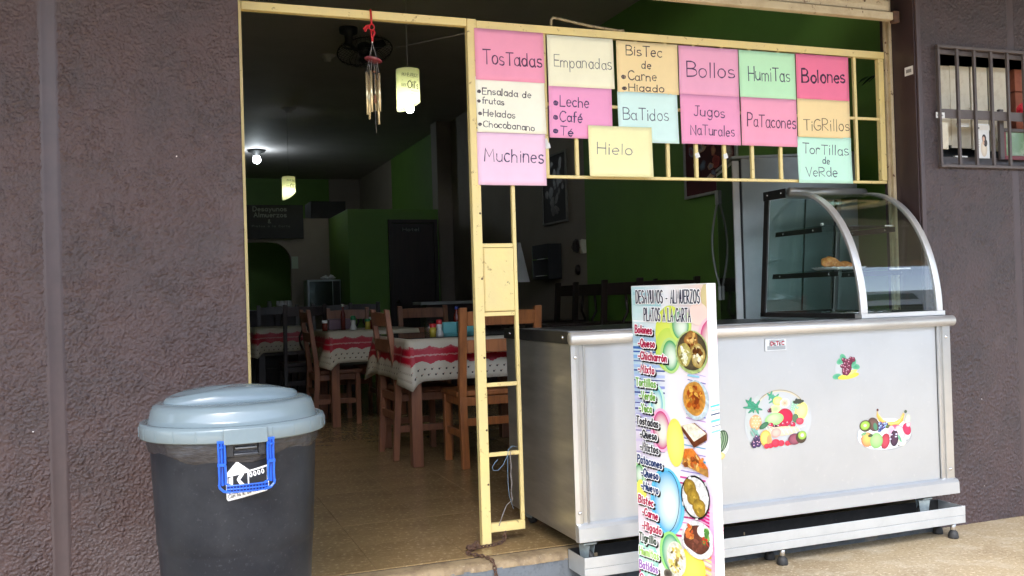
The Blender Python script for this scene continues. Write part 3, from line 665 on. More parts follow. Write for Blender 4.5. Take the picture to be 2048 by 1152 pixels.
# curved glass case -------------------------------------------------
GX0, GX1, GB, GT = 3.112, 3.612, 1.092, 1.762
AY, AZ, RY, RZ = 4.115, 1.095, .515, .655
def arcp(k, dr=0): a = radians(k); return (AY-(RY+dr)*cos(a)**.92 if cos(a) > 0 else AY, AZ+(RZ+dr)*sin(a)**.97)
for x0, wA in ((GX0, .040), (GX1-.036, .036)):
    b = MB(CO); n_ = 28; vs = []
    for i in range(n_+1):
        y, z = arcp(90*i/n_); y2, z2 = arcp(90*i/n_, -.016)
        if i == 0: z = z2 = GB+.002
        for x in (x0, x0+wA): vs += [(x, y, z), (x, y2, z2)]
    fs = []
    for i in range(n_):
        a = i*4; c = a+4; fs += [(a, a+1, c+1, c), (a+2, c+2, c+3, a+3), (a, c, c+2, a+2), (a+1, a+3, c+3, c+1)]
    fs += [(0, 2, 3, 1), (n_*4, n_*4+1, n_*4+3, n_*4+2)]
    b.add(vs, fs); o = b.build('glass_arch', m_soft, ctr, bevel=.0015, smooth=True); o.modifiers['bevel'].angle_limit = radians(30)
b = MB(CO); n_ = 40; vs = []
for i in range(n_+1):
    y, z = arcp(90*i/n_, -.008)
    vs += [(GX0+.041, y, max(z, GB+.022)), (GX1-.037, y, max(z, GB+.022))]
b.add(vs, [(2*i, 2*i+1, 2*i+3, 2*i+2) for i in range(n_)], True); cg_ = b.build('curved_glass', m_glass, ctr, solid=.005); cg_.modifiers['solid'].use_rim = False; cg_.modifiers['solid'].use_even_offset = True
# base rail, roof bar, rear frame
cp('case_front_rail', m_soft, (GX0-.004, GX1+.006, 3.592, 3.640, GB, GB+.022))
cp('case_side_rail', m_dark, (GX0+.001, GX0+.022, 3.641, 4.405, GB, GB+.024)); cp('case_side_rail', m_dark, (GX1-.022, GX1-.001, 3.641, 4.405, GB, GB+.024))
MB(CO).tube([(GX0+.004, 4.118, GT-.008), (GX1-.004, 4.118, GT-.008)], .024, 20).build('roof_bar', m_soft, ctr)
cp('roof_plate', m_steel, (GX0+.004, GX1-.004, 4.135, 4.335, GT-.020, GT-.006))
for x in (GX0, GX1-.004): cp('roof_bracket', m_dark, (x-.004, x+.003, 4.142, 4.338, GT-.036, GT+.014), bev=.003)
for y in (4.18, 4.30): MB(CO).lathe([(0, -.004), (.004, -.003), (.0055, 0)], (GX0-.004, y, GT-.008), 10, axis='x').build('bolt', m_bolt, ctr)
def rear(x0, x1, m_, nm, w=.026, dy=0):
    b = MB(CO); vs = []
    for x in (x0, x1):
        for y, z in ((4.405+dy, GB), (4.405-w+dy, GB), (4.335-w+dy, GT-.022), (4.335+dy, GT-.022)): vs.append((x, y, z))
    b.add(vs, [(0, 1, 2, 3), (7, 6, 5, 4), (0, 4, 5, 1), (1, 5, 6, 2), (2, 6, 7, 3), (3, 7, 4, 0)])
    return b.build(nm, m_, ctr, bevel=.002)
rear(GX0+.001, GX0+.010, m_dark, 'rear_post', .040); rear(GX0+.010, GX0+.022, m_steel, 'rear_channel', .022, -.008)
rear(GX1-.034, GX1-.012, m_steel, 'rear_post', .036, -.004); rear(GX1-.011, GX1-.001, m_dark, 'rear_post', .030)
cp('rear_rail', m_dark, (GX0+.024, GX1-.036, 4.372, 4.402, GB, GB+.028))
# sliding rear doors: greenish glass with dark edge
m_slide = glass('sliding_door_glass', (.80, .87, .85), .04, 1.5, 1.6)
for x0, x1, dy in ((GX0+.024, 3.375, -.006), (3.36, GX1-.036, -.014)):
    b = MB(CO); vs = [(x, y+dy+q, z) for x in (x0, x1) for y, z in ((4.388, GB+.029), (4.325, GT-.024)) for q in (0, -.004)]
    b.add(vs, [(0, 1, 3, 2), (4, 6, 7, 5), (0, 4, 5, 1), (2, 3, 7, 6), (0, 2, 6, 4), (1, 5, 7, 3)]); d_ = b.build('sliding_door', m_slide, ctr)
    b = MB(CO); b.bar((x1-.004, 4.388+dy-.006, GB+.03), (x1-.004, 4.325+dy-.006, GT-.026), .007, .004); b.build('door_edge', m_black, d_)
# side glass (left and right)
for x in (GX0+.009, GX1-.011):
    pts = [(y_, z_) for y_, z_ in (arcp(90*i/24, -.031) for i in range(25))]; pts[0] = (pts[0][0], GB+.025)
    pts = [(max(p[0], 3.642), max(p[1], GB+.025)) for p in pts]+[(4.13, GT-.04), (4.300, GT-.04), (4.362, GB+.025)]
    MB(CO).prism(pts, lambda u, v, d: (x+d, u, v), -.002, .002).build('side_glass', m_glass_side, ctr)
# shelves
for z, y0, y1 in ((1.548, 3.885, 4.262), (1.322, 3.775, 4.300)):
    s_ = cp('glass_shelf', m_shelfglass, (GX0+.030, GX1-.034, y0-.004, y1+.004, z+.004, z+.010), bev=0)
    for x in (GX0+.016, GX1-.022):
        k = MB(CO).prism([(y0, z+.002), (y1, z+.002), (y1+.006, z-.024), (y0, z-.024)], lambda u, v, d: (x+d, u, v), 0, .006).build('shelf_bracket', m_dark, ctr, bevel=.001)
        for y in (y0+.07, y1-.06): MB(CO).lathe([(0, -.002), (.004, -.0015), (.005, 0)], (x-.0002, y, z-.011), 10, axis='x').build('screw', m_bolt, k)
    MB(CO).lathe([(0, 0), (.008, 0), (.008, .012), (0, .012)], (GX0+.026, y0+.008, z+.0105), 12).build('shelf_clip', m_white, ctr)
    cp('shelf_edge', m_white, (GX1-.17 if z < 1.4 else GX1-.09, GX1-.036, y0-.010, y0-.005, z+.0035, z+.0105))
# maker's plate
fnp = lambda u, v, d: (u, 3.6015-d, v)
pl = MB(CO); x0, z1 = atY(1529, 678, 3.6); x1, z0 = atY(1573, 701, 3.6)
pl.box(x0, x1, 3.5985, 3.6012, z0, z1); plo = pl.build('maker_plate', m_panel, front, bevel=.0005)
fnpp = lambda u, v, d: (u, 3.5985-d, v)
ink = Ink(fnpp, base=.0002); W_ = x1-x0; H_ = z1-z0
ink.poly([(x0+.003, z0+.003), (x1-.003, z0+.003), (x1-.003, z1-.003), (x0+.003, z1-.003)], 'd8dcdc')
ink.poly([(x0+.012, z0+.006), (x1-.006, z0+.006), (x1-.006, z0+H_*.42), (x0+.012, z0+H_*.42)], '9aa0a4')
ink.poly([(x0+.02, z1-.006), (x1-.014, z1-.006), (x1-.008, z1-.018), (x0+.026, z1-.018)], 'a2a8aa')
ink.text('IDETEC', (x0+.026, z0+H_*.48), (x1-.014, z0+H_*.48), H_*.26, .0048, 'a01838', gap=.22)
ink.build('plate_print', m_ink, front, CO)

# fruit stickers (flat print on the steel sheet)
PXM = 4.35/1880
pxf = lambda x, y: atY(x, y, 3.6015)
def berry(ink, x, y, r, c0='7a2848', c1='4a1030'): ink.ell((x, y), r*PXM, r*PXM, c0, c1, n=12, rings=(.6, 1)); ink.ell((x-r*.3, y-r*.35), r*.28*PXM, r*.28*PXM, 'e8b8c8', n=8, rings=(1,))
def leaf(ink, x, y, rx, ry, rot, c='3f8f6a', c1=None): ink.ell((x, y), rx*PXM, ry*PXM, c, c1 or c, rot=rot, n=12, rings=(.6, 1))
# grapes with banana
ink = Ink(fnp, pxf, base=.0003, step=.00003); ink.sx = 1.28
ink.ell((1693, 736), 25*PXM, 23*PXM, 'bcc0c1', n=24, rings=(1,), wob=.12)
for a, r_, q in ((1681, 722, 40), (1711, 733, -20), (1674, 753, 10), (1706, 725, 70), (1686, 716, 110)): leaf(ink, a, r_, 9, 6, q, '3f9670', '6fb894')
ink.ell((1697, 752), 21*PXM, 6*PXM, 'f0dc58', 'e0c040', rot=8); ink.ell((1700, 746), 15*PXM, 4*PXM, 'f6ec90', 'eadc60', rot=20)
for i in range(44):
    q = rng.random()**.8; y = 718+q*30; berry(ink, 1695-q*4+(rng.random()-.5)*28*(1-q*.75), y, 4.0, '8a3050', '501030')
for x, y in ((1706, 717), (1701, 716)): berry(ink, x, y, 3.2, '8a2848', '601030')
ink.build('grape_sticker', m_ink, front, CO)
# basket
ink = Ink(fnp, pxf, base=.0003, step=.00003); ink.sx = 1.28
ink.ell((1556, 842), 62*PXM, 56*PXM, 'bcc0c1', n=40, rings=(1,), wob=.06)
ink.ell((1510, 838), 17*PXM, 45*PXM, 'bcc2bf', n=24, rings=(1,), wob=.15); 
for r_ in (0, 2.2): ink.stroke([(1561+ (51-r_)*cos(radians(a)), 826-(46-r_)*sin(radians(a))) for a in range(-5, 186, 8)], .0030, 'd8cba0' if r_ else 'a89870')
for k in range(9): leaf(ink, 1506+8*sin(k*2.1), 812+6*cos(k*1.7), 12, 2.6, 40+k*17, '3fa07c', '2f7f60')
for k in range(7): leaf(ink, 1546+6*sin(k*2.1), 796+5*cos(k*1.7), 10, 2, 30+k*20, '4fae8c', '3f8f6f')
ink.ell((1511, 845), 11*PXM, 15*PXM, 'f0c890', 'dc9060', n=20)
for i in range(4):
    for j in range(3): ink.ell((1505+j*6+(i % 2)*3, 835+i*6), 2.4*PXM, 2.4*PXM, 'fbe6c4', 'e8a878', n=8, rings=(1,))
ink.ell((1555, 802), 9*PXM, 9*PXM, 'e6ee9c', 'c8dc60'); ink.ell((1569, 806), 9*PXM, 9*PXM, 'f4c0a0', 'f8f0d8'); 
for k in range(8): ink.stroke([(1569, 806), (1569+7*cos(k*.785), 806+7*sin(k*.785))], .0011, 'e08060')
ink.ell((1602, 822), 12*PXM, 18*PXM, 'f8f6a0', 'eee070', rot=-12)
for i in range(14): berry(ink, 1583+rng.random()*13, 803+rng.random()*18, 2.6, 'b8ecc8', '6fb890')
for i in range(6): leaf(ink, 1590+i*2.4, 801+rng.random()*5, 5, 3, rng.random()*180, '3c4438')
ink.ell((1550, 818), 10*PXM, 8*PXM, 'a8dc88', 'f0ecb0'); 
for i in range(4): berry(ink, 1536+rng.random()*6, 817+rng.random()*7, 2.6, '702040', '401028')
ink.ell((1569, 834), 15*PXM, 17*PXM, 'd8204c', 'b01838', hl=(-.3, .3)); ink.ell((1548, 838), 17*PXM, 12*PXM, 'c8f0a8', '8fd878', rot=10, hl=(-.3, .3))
for x, y, r_ in ((1541, 850, 5), (1557, 853, 5), (1570, 855, 6), (1580, 857, 5), (1575, 846, 5), (1566, 848, 5), (1585, 849, 5)): berry(ink, x, y, r_, 'd82850', '9c1840')
for x, y in ((1549, 853), (1554, 856)): berry(ink, x, y, 4, '3a2030', '181018')
leaf(ink, 1590, 836, 6, 9, 0, '5a7858'); ink.ell((1599, 842), 7*PXM, 7*PXM, 'f06070', 'c82048', hl=(-.3, .4))
ink.ell((1561, 862), 34*PXM, 9*PXM, 'f2d8b8', 'e8c8a0')
for k in range(9): ink.stroke([(1530+k*8, 852+abs(4-k)*-1.2+5), (1536+k*8, 868-abs(4-k)*1.2)], .0026, 'fbeedd')
ink.stroke([(1534+i*3.4, 851+8*sin(i/22*pi)) for i in range(23)], .0032, 'f4e2c8')
leaf(ink, 1527, 851, 10, 5, 35, '4a8060', '2c6040')
for i in range(16): berry(ink, 1502+rng.random()*17, 866+rng.random()*26, 4.2, '5a4070', '2a2040')
for i in range(5): leaf(ink, 1502+rng.random()*14, 860+rng.random()*10, 6, 1.6, 60+rng.random()*60, '7fb0a0')
ink.ell((1530, 876), 10*PXM, 16*PXM, 'f8e878', 'd8a048', hl=(-.2, .2)); ink.ell((1537, 880), 5*PXM, 10*PXM, 'f09868', 'e8a860')
ink.ell((1551, 865), 9*PXM, 9*PXM, 'f4c0b0', 'e89890')
for x, y, r_ in ((1532, 892, 5), (1540, 891, 5), (1550, 886, 8), (1561, 886, 6), (1574, 886, 5), (1580, 884, 5)): ink.ell((x, y), r_*PXM, r_*PXM, 'e84058', 'c01838', hl=(-.3, .4), n=16)
ink.ell((1588, 878), 12*PXM, 11*PXM, 'a05868', '703848'); ink.ell((1601, 874), 10*PXM, 12*PXM, '54422e', '3c3024'); ink.ell((1603, 870), 8*PXM, 8.5*PXM, 'b8d868', '7faa40'); ink.ell((1603, 870), 3*PXM, 3.5*PXM, 'f8f8d8', n=12, rings=(1,))
ink.build('basket_sticker', m_ink, front, CO)
# fruit plate
ink = Ink(fnp, pxf, base=.0003, step=.00003); ink.sx = 1.28
ink.ell((1769, 868), 54*PXM, 32*PXM, 'f4f8f8', 'e4eef4', n=44); 
for k in range(60):
    pass
ink.stroke([(1769+54*cos(radians(a)), 868+32*sin(radians(a))) for a in range(0, 181, 9)], .0018, '9aa4ac')
for a in (25, 55, 95, 125, 160): ink.ell((1769+49*cos(radians(a)), 868+28*sin(radians(a))), 1.6*PXM, 1.2*PXM, '303840', n=8, rings=(1,))
ink.ell((1747, 849), 11*PXM, 15*PXM, '7a5a50', '4a3834', rot=20); ink.ell((1731, 852), 12*PXM, 12*PXM, '4a3c28'); ink.ell((1730, 851), 9.5*PXM, 9*PXM, 'b0d860', '80a838', rot=30); ink.ell((1730, 851), 3*PXM, 2.6*PXM, 'f4f8d0', n=12, rings=(1,))
pts = [(1754, 821), (1758, 831), (1766, 839), (1777, 844), (1789, 843), (1800, 837), (1806, 825), (1809, 828), (1806, 842), (1797, 851), (1782, 855), (1767, 851), (1757, 842), (1753, 832)]
ink.poly(pts[:7][::1]+pts[7:], 'f0c468', 'e8a848'); ink.stroke([(1757, 829), (1768, 842), (1782, 848), (1797, 845), (1806, 832)], .003, 'f6d890')
ink.ell((1755, 820), 2.2*PXM, 3*PXM, '603838', n=10, rings=(1,)); ink.ell((1811, 823), 3*PXM, 3.5*PXM, '50604c', n=10, rings=(1,)); ink.ell((1815, 840), 5*PXM, 12*PXM, 'dff0c8', 'c8e0b0', rot=-10)
for i in range(22): berry(ink, 1757+rng.random()*16, 845+rng.random()*17, 3.1, '4868b0' if i % 2 else '28306a', '1c2458')
for i in range(7): ink.ell((1757+rng.random()*16, 845+rng.random()*16), 1.6*PXM, 2*PXM, 'a8c8f0', n=8, rings=(1,))
leaf(ink, 1750, 853, 4, 8, 10, '508868'); leaf(ink, 1775, 853, 5, 4, 10, '586840')
ink.ell((1793, 862), 17*PXM, 13*PXM, 'e87898', 'd84870', rot=-20); ink.ell((1782, 862), 7*PXM, 11*PXM, 'f8a8c8', 'f0c0d0'); ink.ell((1800, 864), 9*PXM, 15*PXM, 'f8dcd8', 'f0a8b0', rot=25)
ink.ell((1813, 858), 8*PXM, 13*PXM, 'd83860', 'a82048', rot=15); ink.ell((1816, 849), 5*PXM, 5*PXM, 'fce0e8', 'e88098')
ink.ell((1734, 879), 12*PXM, 15*PXM, 'f8c868', 'e87858', hl=(0, .4)); leaf(ink, 1727, 868, 6, 3, 20, '78a878'); ink.ell((1770, 882), 9*PXM, 16*PXM, 'c84858', '98283c', rot=-10)
ink.ell((1752, 881), 13*PXM, 16*PXM, 'b0d890', '80b068', hl=(0, .3)); leaf(ink, 1740, 871, 5, 3.4, 10, '405038')
ink.ell((1788, 876), 8.5*PXM, 17*PXM, '503048', '301c30', rot=-4)
for x, y in ((1790, 860), (1782, 869), (1792, 868), (1791, 873), (1780, 878)): ink.ell((x, y), 2.4*PXM, 1.6*PXM, 'dcd8f8', n=8, rings=(1,))
ink.ell((1803, 884), 8*PXM, 8*PXM, 'f8f4e0', 'e8dcb8'); leaf(ink, 1799, 877, 2.6, 10, 20, '58a078', '90c8a8')
ink.build('fruit_plate_sticker', m_ink, front, CO)
# melon sticker half behind the menu board
ink = Ink(fnp, pxf, base=.0003, step=.00003); ink.sx = 1.28
ink.ell((1443, 885), 13*PXM, 25*PXM, 'dfe8dc', n=24, rings=(1,)); ink.ell((1442, 883), 12*PXM, 22*PXM, '5a7a5a', '2c4430', rot=-14)
for k in (-6, -1, 4, 8): ink.stroke([(1442+k+3*sin(q*.6), 864+q*5) for q in range(8)], .003, 'a8bc98')
ink.ell((1441, 912), 8*PXM, 7*PXM, 'f0dca0', 'd8b870')
ink.build('melon_sticker', m_ink, front, CO)

# ================================================================== TRAY PLATFORM
TO = (2.62, 3.62, 0)
tray = thing('tray_platform', 'narrow silver metal tray on rubber feet carrying the counter front castors', 'tray', TO)
b = MB(TO); b.box(1.606, 3.642, 3.540, 3.706, .084, .102); b.build('tray_base', m_tray, tray, bevel=.001)
for q in ((1.605, 3.643, 3.534, 3.5395, .118, .162), (1.605, 3.643, 3.535, 3.5395, .080, .1165), (1.605, 1.610, 3.5397, 3.702, .080, .160), (3.638, 3.643, 3.5397, 3.702, .080, .160), (1.605, 3.643, 3.7025, 3.7065, .080, .162)):
    MB(TO).box(*q).build('tray_side', m_tray if q[2] < 3.70 else m_dark, tray, bevel=.0012)  # rear side darker: shade of the gap put into its colour
MB(TO).box(1.612, 3.637, 3.541, 3.701, .1022, .1035).build('tray_liner', mat('shaded_dirty_tray_liner', (.022, .021, .020), .6, 0, noise=[(14, (.10, .09, .07), .5, .7), ((8, 60, 8), (.3, .28, .24), .66, .72)]), tray)  # shade under the counter put into the near-black base, debris mottled over it
for x, y in ((1.70, 3.575), (1.70, 3.672), (2.602, 3.575), (2.602, 3.672), (3.606, 3.578), (3.606, 3.676)):
    f_ = MB(TO).lathe([(.0, .03), (.013, .03), (.013, .0795), (0, .0795)], (x, y, 0), 16).build('foot', m_bolt, tray)
    MB(TO).lathe([(0, 0), (.024, 0), (.0255, .006), (.0225, .024), (.017, .034), (.0135, .037), (0, .037)], (x, y, 0), 20).build('rubber_boot', m_rubber, f_)

# food in the case
zs = 1.3325
t = thing('paper_plate', 'rectangular white scalloped paper plate under the fried turnovers', 'plate', (3.315, 3.99, zs))
b = MB((0, 0, 0)); n_ = 48; vs = []
for r_, z in ((0, 0), (.75, 0), (.88, .006), (1, .014)):
    for k in range(n_):
        a = 2*pi*k/n_; q = (abs(cos(a))**4+abs(sin(a))**4)**-.25; w = 1+(.02*(k % 2) if r_ == 1 else 0)
        vs.append((.135*r_*q*cos(a)*w, .085*r_*q*sin(a)*w, z+(.003*(k % 2) if r_ == 1 else 0)))
b.add(vs, [(i*n_+k, i*n_+(k+1) % n_, (i+1)*n_+(k+1) % n_, (i+1)*n_+k) for i in range(3) for k in range(n_)], True); b.build('plate_shell', m_paperplate, t, solid=.001)
def pastry(lab, x, y, z, rz, s, tilt):
    t = thing('fried_turnover', lab, 'pastry', (x, y, z), rz)
    b = MB(); nu, nv = 22, 12; vs = []
    for i in range(nu+1):
        a = pi*i/nu
        for j in range(nv):
            q = 2*pi*j/nv; rr_ = .5+.5*cos(q)
            cr = .003*sin(i*2.4)*(rr_ > .8)
            x_ = cos(a)*.068*rr_*(1+.02*sin(i)); y_ = sin(a)*.062*rr_+.002*sin(i*1.3); h = .026*sin(q)*sin(a)**.5*(.55+.45*sin(rr_*pi))
            vs.append(Matrix.Rotation(tilt, 3, 'X')@Vector((x_*s, y_*s, (h+cr+.020)*s)))
    b.add(vs, [(i*nv+j, i*nv+(j+1) % nv, (i+1)*nv+(j+1) % nv, (i+1)*nv+j) for i in range(nu) for j in range(nv)], True)
    b.build('crust', m_pastry, t)
pastry('golden fried turnover standing up on the paper plate in the case', 3.255, 3.975, zs+.004, .15, 1.10, .75)
pastry('flatter fried turnover lying right of the upright one', 3.355, 3.985, zs+.004, -.25, .85, .25)
t = thing('foil_tray', 'shiny crumpled foil tray on the floor of the glass case', 'tray', (3.38, 3.93, GB+.001))
b = MB(); n_ = 44; vs = []
for r_, z in ((0, .004), (.8, .004), (.9, .022), (1, .026), (1.05, .022)):
    for k in range(n_):
        a = 2*pi*k/n_; vs.append((.19*r_*cos(a)*(1+.02*sin(k*2.7)), .15*r_*sin(a), z+.003*sin(k*1.9)*(r_ > .85)))
b.add(vs, [(i*n_+k, i*n_+(k+1) % n_, (i+1)*n_+(k+1) % n_, (i+1)*n_+k) for i in range(4) for k in range(n_)], True); b.build('foil_shell', m_foil, t, solid=.0008)

# ================================================================== MENU BOARD standing in front
ang = radians(-16.5); BD = Vector((sin(ang), cos(ang), 0)); BN = Vector((-cos(ang), sin(ang), 0))     # BD: near edge -> far edge; BN: printed face
BP = Vector((atY(1413, 567, 3.05)[0], 3.05, 0)); BW, BH, BT = .405, 1.276, .052
brd = thing('menu_board', 'tall printed menu board with white sides standing on the pavement before the counter', 'sign', tuple(BP))
def bfn(u, v, d): return BP+BD*(BW-u)+BN*d+Vector((0, 0, v))          # u from the left (far) edge
def bpx(x, y):
    r = ray(x, y); t_ = (BP-O).dot(BN)/r.dot(BN); q = O+r*t_; return (BW-(q-BP).dot(BD), q.z)
b = MB(BP); b.prism([(0, .0), (BW, .0), (BW, BH), (0, BH)], bfn, 0, -BT); b.build('board_panel', m_white, brd, bevel=.003)
ink = Ink(bfn, bpx, base=.0006, step=.00004, clip=(.004, BW-.001, .004, BH-.004)); MY = .00181; MX = .0027
V = lambda x, y: bpx(x, y)[1]
# background bands
nb = 40
for i in range(nb):
    z1_ = BH*(1-i/nb); z0_ = BH*(1-(i+1)/nb); q = i/nb
    L = [(0, 'b9dde2'), (.12, 'cfe9e8'), (.3, '9fc0e0'), (.45, 'e0d8ea'), (.62, 'e8d4e4'), (.8, 'f4e0e4'), (1, 'f8e6c8')]
    Rr = [(0, 'e8cfc0'), (.15, 'f0cfd0'), (.35, 'e8e0f0'), (.6, 'e0d0e8'), (.8, 'f08ab8'), (.9, 'f8c8b0'), (1, 'f6d060')]
    def ev(T, q):
        for (a, ca), (b_, cb) in zip(T[:-1], T[1:]):
            if q <= b_: f = (q-a)/(b_-a); return tuple(x*(1-f)+y*f for x, y in zip(lin(ca), lin(cb)))
        return lin(T[-1][1])
    ink.put([(0, z0_), (BW*.5, z0_), (BW*.5, z1_), (0, z1_)], [(0, 1, 2, 3)], [ev(L, q)]*1+[(.82, .82, .84)]*2+[ev(L, q)], lift=0)
    ink.put([(BW*.5, z0_), (BW, z0_), (BW, z1_), (BW*.5, z1_)], [(0, 1, 2, 3)], [(.82, .82, .84)]+[ev(Rr, q)]*2+[(.82, .82, .84)], lift=0)
ink.k = 2
rs = random.Random(4)
def band(y, x0, x1, h, c, sl=0): ink.poly([(x0, y), (x1, y+sl), (x1, y+sl+h), (x0, y+h)], c)
for y, h, c in ((584, 6, '9fd0d8'), (600, 10, 'a8d8dc'), (618, 8, 'c8e4e4'), (640, 3, 'f4fafa'), (655, 10, 'bfe0e0'), (672, 14, 'a8c8dc'), (692, 5, '3f6fb8'), (701, 3, '2c58a8'), (709, 7, '7fb0e0'), (720, 2, '28489c'), (728, 5, 'a8c4ea'), (738, 3, '2c4c9c'), (748, 6, 'b8c8ec'), (758, 2, '3c3c90'), (770, 5, '8f9cd8'), (782, 3, '2c3c8c'), (790, 8, 'c8c8ea'), (803, 2, '504c98'), (814, 3, '403c8c'), (826, 6, 'b8b0dc'), (842, 2, '7068a8'), (858, 2, '8078b0'), (876, 5, 'd8cce8'), (900, 2, '9c90c0')):
    band(y, 1266, 1330 if y > 690 else 1322, h, c, 3)
for i in range(26):
    y = 745+i*13+rs.uniform(-3, 3); band(y, 1376+min(0, (800-y)*.1), 1412, rs.uniform(1.5, 4), rs.choice(['5060b0', '8090d0', '9080c0', 'c0b8e0', '40a0c0', 'b890c8']) if y < 940 else rs.choice(['d04898', 'e878b0', 'c02878', 'f0a0c8', 'e85090']), 9)
for i in range(13): band(975+i*7, 1392, 1420, 4, rs.choice(['e0308c', 'f070b0', 'c81878', 'f8b0d0']), 14)
for i in range(9): band(1092+i*8, 1395, 1424, 5, rs.choice(['f8c848', 'f8e090', 'f0a840', 'fcecc0']), 14)
for y, c in ((720, '3f90c0'), (730, 'a0d4e8'), (738, '2c78b0'), (748, '90c8e0')): band(y, 1376, 1400, 4, c, 4)
E_ = ink.ell
# lime field and bubbles
E_((1342, 668), 30*MX, 62*MY, 'dce868', 'd4e050'); E_((1338, 700), 26*MX, 48*MY, 'cfe070', 'c0dc58'); E_((1418, 592), 14*MX, 30*MY, 'd8cc98', 'd0c090'); E_((1398, 628), 18*MX, 24*MY, 'eed0c8', 'f0d8cc')
def bubble(x, y, rx, ry, c, halo=None, rot=0):
    if halo: E_((x, y), (rx+5)*MX, (ry+6)*MY, halo, halo, rot=rot)
    E_((x, y), rx*MX, ry*MY, 'e8f4e4', c, hl=(.25, -.15), rings=(.35, .6, .8, 1), rot=rot)
bubble(1362, 650, 16, 31, '1a9a50', 'c8e470'); bubble(1342, 711, 15, 33, '1c9c50', 'b8dc88'); bubble(1424, 678, 20, 40, 'c81878', 'f4c4d0')
bubble(1315, 806, 12, 34, '40b0c8', 'c8ecd8'); bubble(1324, 860, 17, 42, 'c81478', 'f4b8d8'); E_((1352, 885), 17*MX, 52*MY, 'f0ec80', 'e8e060')
bubble(1280, 948, 9, 22, '18944c', 'c8f0b8'); bubble(1336, 1003, 29, 68, '40a8dc', '68c4e4'); ink.stroke([(1334+26*cos(radians(a)), 1003-62*sin(radians(a))) for a in range(-80, 85, 8)], .003, '143048')
E_((1284, 985), 11*MX, 30*MY, 'f4ec70', 'f0e860'); E_((1272, 1025), 5*MX, 14*MY, 'e05070'); bubble(1344, 1105, 18, 40, '2c9c68', '9cdc80'); E_((1297, 1120), 22*MX, 50*MY, 'c8ecd8', '90d8c8'); E_((1385, 1135), 26*MX, 42*MY, 'f4e468', 'f0d848'); E_((1275, 1140), 9*MX, 20*MY, 'd83088')
# plates of food
ink.build('printed_backdrop', m_ink, brd, BP)
k0_ = ink.k; ink = Ink(bfn, bpx, base=.0006, step=.00004, clip=(.004, BW-.001, .004, BH-.004)); ink.k = k0_; E_ = ink.ell
def blobs(n, cx, cy, rx, ry, cols, r, seed):
    q = random.Random(seed)
    for i in range(n):
        a = q.uniform(0, 2*pi); d = sqrt(q.random()); E_((cx+rx*d*cos(a), cy+ry*d*sin(a)), r*q.uniform(.4, 1.5)*MX, r*q.uniform(.5, 2.0)*MY, q.choice(cols), None, n=7, rings=(1,), rot=q.uniform(0, 180), wob=.3)
E_((1385, 704), 31*MX, 46*MY, '8fae60', 'b8cc88'); E_((1385, 702), 28*MX, 41*MY, '6a5c40', '4c4434')
E_((1384, 680), 13*MX, 19*MY, 'c89850', '8a5828', wob=.1); blobs(16, 1384, 680, 9, 13, ['5a2c14', 'e0b060', '8a4a20', 'f0cc80'], 3, 1)
E_((1371, 709), 13*MX, 25*MY, 'dcd888', 'b0a050', wob=.08); blobs(20, 1371, 709, 9, 18, ['f8f8d8', 'c0b458', 'fffff0', '908840'], 3.2, 2)
E_((1398, 711), 13*MX, 26*MY, 'e8dca0', 'b09040', wob=.08); blobs(20, 1398, 711, 9, 18, ['fff8dc', 'a07830', '5a3010', 'f4e8b0', '7a4c1c'], 3, 3)
E_((1394, 800), 25*MX, 42*MY, 'dce8ec', 'c4d8e0'); E_((1391, 797), 21*MX, 36*MY, 'b06420', 'd8a048', wob=.03); blobs(34, 1391, 796, 13, 24, ['b85c1c', '8a3c10', 'd89838', 'a84c18', 'e0b050'], 4, 4)
ink.poly([(1366, 851), (1392, 845), (1417, 866), (1417, 880), (1391, 895), (1368, 862)], '8a5030', '6a3820'); ink.poly([(1366, 850), (1390, 846), (1416, 867), (1391, 883)], 'f4ead0', 'f8f4e0')
ink.poly([(1372, 897), (1388, 897), (1419, 938), (1420, 955), (1392, 940), (1367, 928)], '9a6a34', 'b88848'); ink.poly([(1372, 897), (1388, 896), (1419, 936), (1412, 938), (1370, 915)], 'e88838', 'd86c24'); blobs(24, 1392, 924, 18, 15, ['f0a848', 'c8642c', 'f4c880', '8a4c20', 'd88c3c'], 3.4, 5)
E_((1394, 994), 27*MX, 46*MY, '181818'); E_((1394, 994), 24.5*MX, 42*MY, 'f4f6f4', 'dce0e0')
for k in range(9): a = k*40; ink.stroke([(1394+25.8*cos(radians(a+q_)), 994+44*sin(radians(a+q_))) for q_ in (0, 7)], .007, 'e8ecea')
for x, y in ((1383, 975), (1390, 993), (1402, 1015)): E_((x, y), 12*MX, 19*MY, 'b89838', '8a6c24', wob=.06); blobs(5, x, y, 6, 10, ['c8a848', 'a08430'], 4, int(x))
E_((1400, 1079), 31*MX, 40*MY, 'f4f6f6', 'dfe4e4'); E_((1397, 1078), 24*MX, 30*MY, '7a4434', '542c22', wob=.08); blobs(14, 1384, 1062, 8, 14, ['d87838', 'e8a850', 'c85828'], 4, 8); E_((1407, 1062), 8*MX, 12*MY, 'f8f4f0', 'e8e8e0'); blobs(14, 1416, 1075, 6, 16, ['4f8a3c', '88b860', 'c83c28'], 3.4, 9); blobs(10, 1396, 1086, 14, 14, ['6a3828', '8a5040'], 5, 10)
E_((1357, 1117), 19*MX, 38*MY, 'f4f4e8', 'e4e4d0'); blobs(44, 1356, 1115, 13, 30, ['f4f0a0', 'd8c060', 'fffce0', '7a6a30', 'e8dc80', 'a88848'], 3, 11)
E_((1341, 1146), 8*MX, 10*MY, '403838', '888070')
ink.build('printed_picture', m_inkfood, brd, BP)
